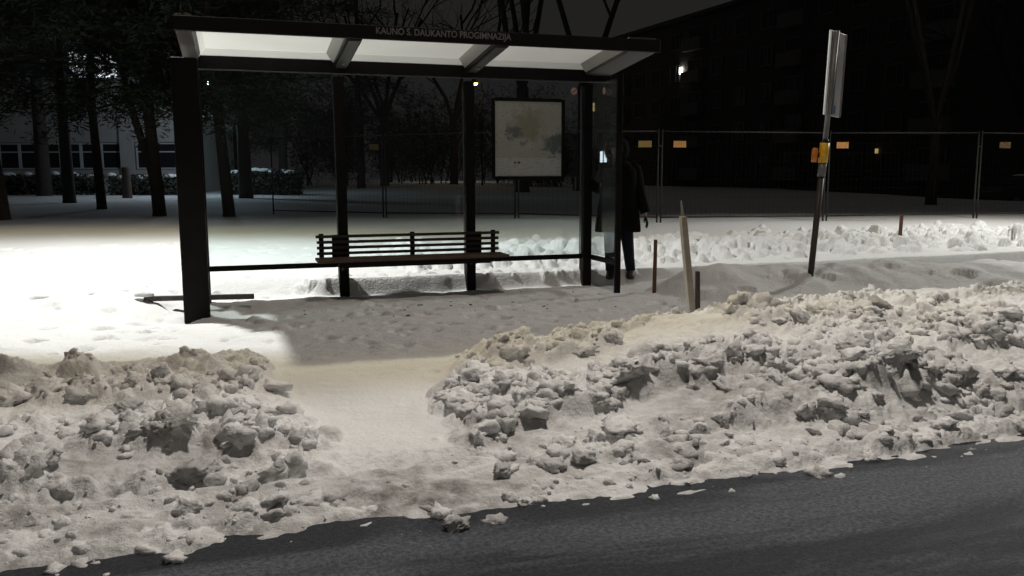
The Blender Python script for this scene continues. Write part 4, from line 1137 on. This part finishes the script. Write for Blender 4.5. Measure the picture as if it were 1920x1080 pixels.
# ------------------------------------------------------------------ apartment block on the right
A0, A1 = Vector((8.0, 93.0, 0)), Vector((25.8, 50.0, 0))
dA = A1 - A0; LA = dA.length; angA = math.atan2(dA.y, dA.x)
ab = empty("apartment_block", (A0.x, A0.y, 0.2), angA)       # local x along the facade, -y faces the camera side
tag(ab, "dark five storey apartment block with balconies receding behind the fence", "building")
FHs, NF = 2.75, 5; TOP = 14.8
DEP = 12.0
MB().box((LA / 2, DEP / 2 + .1, TOP / 2 - .3), (LA, DEP, TOP + .2)).build("wall", "brick_wall_dark", ab)
MB().box((LA / 2, DEP / 2, TOP + .03), (LA + 1.0, DEP + 1.0, .26)).build("roof", "roof_felt", ab)
for x_ in (9, 20, 33, 41): MB().box((x_, 4, TOP + .75), (1.6, .9, 1.2)).build("chimney", "brick_wall_dark", ab)
wmesh = {}
def apt_window(x_, z_, w, h, mat="dark_glass"):
    key = (w, h)
    if key not in wmesh:
        f = MB()
        f.box((0, 0, h / 2 - .04), (w, .09, .08)); f.box((0, 0, -h / 2 + .04), (w, .09, .08))
        for s in (-1, 1): f.box((s * (w / 2 - .04), .002, 0), (.08, .09, h - .16))
        f.box((w * .12, .003, 0), (.06, .08, h - .16))
        a = f.build("window", "frame_dull", ab); b_ = MB().box((0, .03, 0), (w - .1, .03, h - .1)).build("pane", "dark_glass", a)
        wmesh[key] = (a.data, b_.data); a.location = (x_, .02, z_)
        if mat != "dark_glass":
            b_.material_slots[0].link = 'OBJECT'; b_.material_slots[0].material = MATS[mat]
        return
    a = bpy.data.objects.new("window", wmesh[key][0]); col.objects.link(a); a.parent = ab; a.location = (x_, .02, z_)
    b_ = bpy.data.objects.new("pane", wmesh[key][1]); col.objects.link(b_); b_.parent = a
    if mat != "dark_glass":
        b_.material_slots[0].link = 'OBJECT'; b_.material_slots[0].material = MATS[mat]
bays = np.arange(1.8, LA - 1.2, 3.1)
for f_ in range(NF):
    z_ = 1.0 + f_ * FHs + 1.0
    for i, x_ in enumerate(bays):
        if i % 4 == 2:
            bl = MB(); bl.box((x_, -.55, z_ - .55), (2.7, .06, .95)); bl.box((x_ - 1.32, -.25, z_ - .55), (.06, .55, .95)); bl.box((x_ + 1.32, -.25, z_ - .55), (.06, .55, .95)); bl.box((x_, -.27, z_ - 1.05), (2.7, .58, .12))
            bl.build("balcony", "balcony_panel", ab)
            apt_window(x_, z_, 2.1, 1.9)
        else:
            apt_window(x_, z_, 1.5, 1.45)
# small lit things on the block
def facade_from_pixel_dir(xr):      # distance along the facade where the sight line x/y = xr meets it
    t = (A0.x - xr * A0.y) / (xr * dA.y - dA.x); return t * LA, (A0 + dA * t)
for (pxx, zy, sz, mat, nm) in [(1271, 140, (.34, .10, .55), "lamp_white", "wall_lamp"), (1637, 286, (.22, .06, .30), "window_warm", "entrance_light"), (1112, 205, (.30, .06, .9), "window_warm", "lit_window")]:
    s_, P_ = facade_from_pixel_dir((pxx - 960) / 1575.0 / 1.0)
    zz_ = CAM_H + (327.5 - zy) / 1575.0 * P_.y * 1.0
    MB().box((s_, -.06, zz_ - .2), sz).build(nm, mat, ab)
s_, P_ = facade_from_pixel_dir((1131 - 960) / 1575.0)
zz_ = CAM_H + (327.5 - 295) / 1575.0 * P_.y
for dx in (-.42, .42): MB().box((s_ + dx, -.06, zz_ - .2), (.5, .06, 1.15)).build("lit_window", "lamp_white" if False else "window_lit", ab)

# ------------------------------------------------------------------ parked car at the right edge
cx_, cy_ = 23.9, 39.0
ce = empty("parked_car", (cx_, cy_, gz(cx_, cy_)), R(8))
tag(ce, "dark parked car half hidden behind snow at the picture's right border", "car")
prof = [(-2.15, .35), (-2.2, .75), (-1.95, .98), (-1.2, 1.05), (-.75, 1.42), (.55, 1.46), (1.25, 1.05), (2.05, .92), (2.2, .65), (2.15, .35)]
vs = []
for s in (-1, 1):
    for (a, c_) in prof: vs.append((a, s * (.86 if c_ < 1.1 else .66), c_))
n_ = len(prof); fs = [tuple(range(n_))[::-1], tuple(range(n_, 2 * n_))] + [(i, (i + 1) % n_, n_ + (i + 1) % n_, n_ + i) for i in range(n_)]
MB().add(vs, fs).build("body", "car_paint", ce, bevel=.05)
for s in (-1, 1):
    MB().add([(-1.05, s * .80, 1.07), (-.70, s * .69, 1.37), (-.10, s * .69, 1.39), (-.10, s * .80, 1.07)], [(0, 1, 2, 3)]).build("side_window", "dark_glass", ce)
    MB().add([(0.0, s * .80, 1.07), (.0, s * .69, 1.39), (.50, s * .69, 1.39), (1.0, s * .80, 1.07)], [(0, 1, 2, 3)]).build("side_window", "dark_glass", ce)
    for a in (-1.35, 1.35):
        w_ = MB().tube([(a, s * .70, .32), (a, s * .90, .32)], [.32, .32], 18).build("wheel", "rubber", ce, smooth=False)
        MB().tube([(a, s * .895, .32), (a, s * .915, .32)], [.19, .17], 14).build("rim", "galvanised", w_)
MB().rings([(-.1, 0, 1.45, .62, .55), (-.1, 0, 1.49, .60, .53), (-.1, 0, 1.53, .4, .35), (-.1, 0, 1.54, .05, .05)], 18, 3).build("snow_cap", "snow", ce, smooth=True)

# ------------------------------------------------------------------ the street lamps that light the stop (heads above the picture), plus an added fill lamp
def street_lamp(uv, zl, base_uv, label):
    hd_ = W(*uv, zl); bs = W(*base_uv); z = max(gz(bs.x, bs.y), 0.0)
    e = empty("street_lamp", (bs.x, bs.y, z), YAW); h = zl - z; X, Y = uv[0] - base_uv[0], -(uv[1] - base_uv[1])
    MB().tube([(0, 0, -.3), (0, 0, 1.2), (0, 0, h + .1)], [.065, .06, .045], 12).build("pole", "dark_steel", e, smooth=True)
    MB().tube([(0, 0, h + .05), (X * .4, Y * .4, h + .35), (X * .95, Y * .95, h + .32)], [.035, .032, .03], 8).build("arm", "galvanised", e, smooth=True)
    MB().box((X, Y, h + .30), (.62, .26, .09)).build("housing", "dark_steel", e, bevel=.02)
    MB().box((X, Y, h + .245), (.42, .18, .02)).build("lamp_glass", "lamp_street", e)
    tag(e, label, "street lamp", "street lamps along the path and road")
street_lamp(L1_UV, L1_Z, (-4.9, -1.60), "street lamp with long arm reaching over the snow beside the broad pillar")
street_lamp(L2_UV, L2_Z, (16.6, -2.2), "street lamp far along the path past the stop pole")
street_lamp(L3_UV, L3_Z, (9.0, 4.9), "road lamp with long arm over the wet carriageway")
street_lamp(L4_UV, L4_Z, (-5.0, 18.2), "added fill lamp behind the viewer brightening the near faces of the bank")
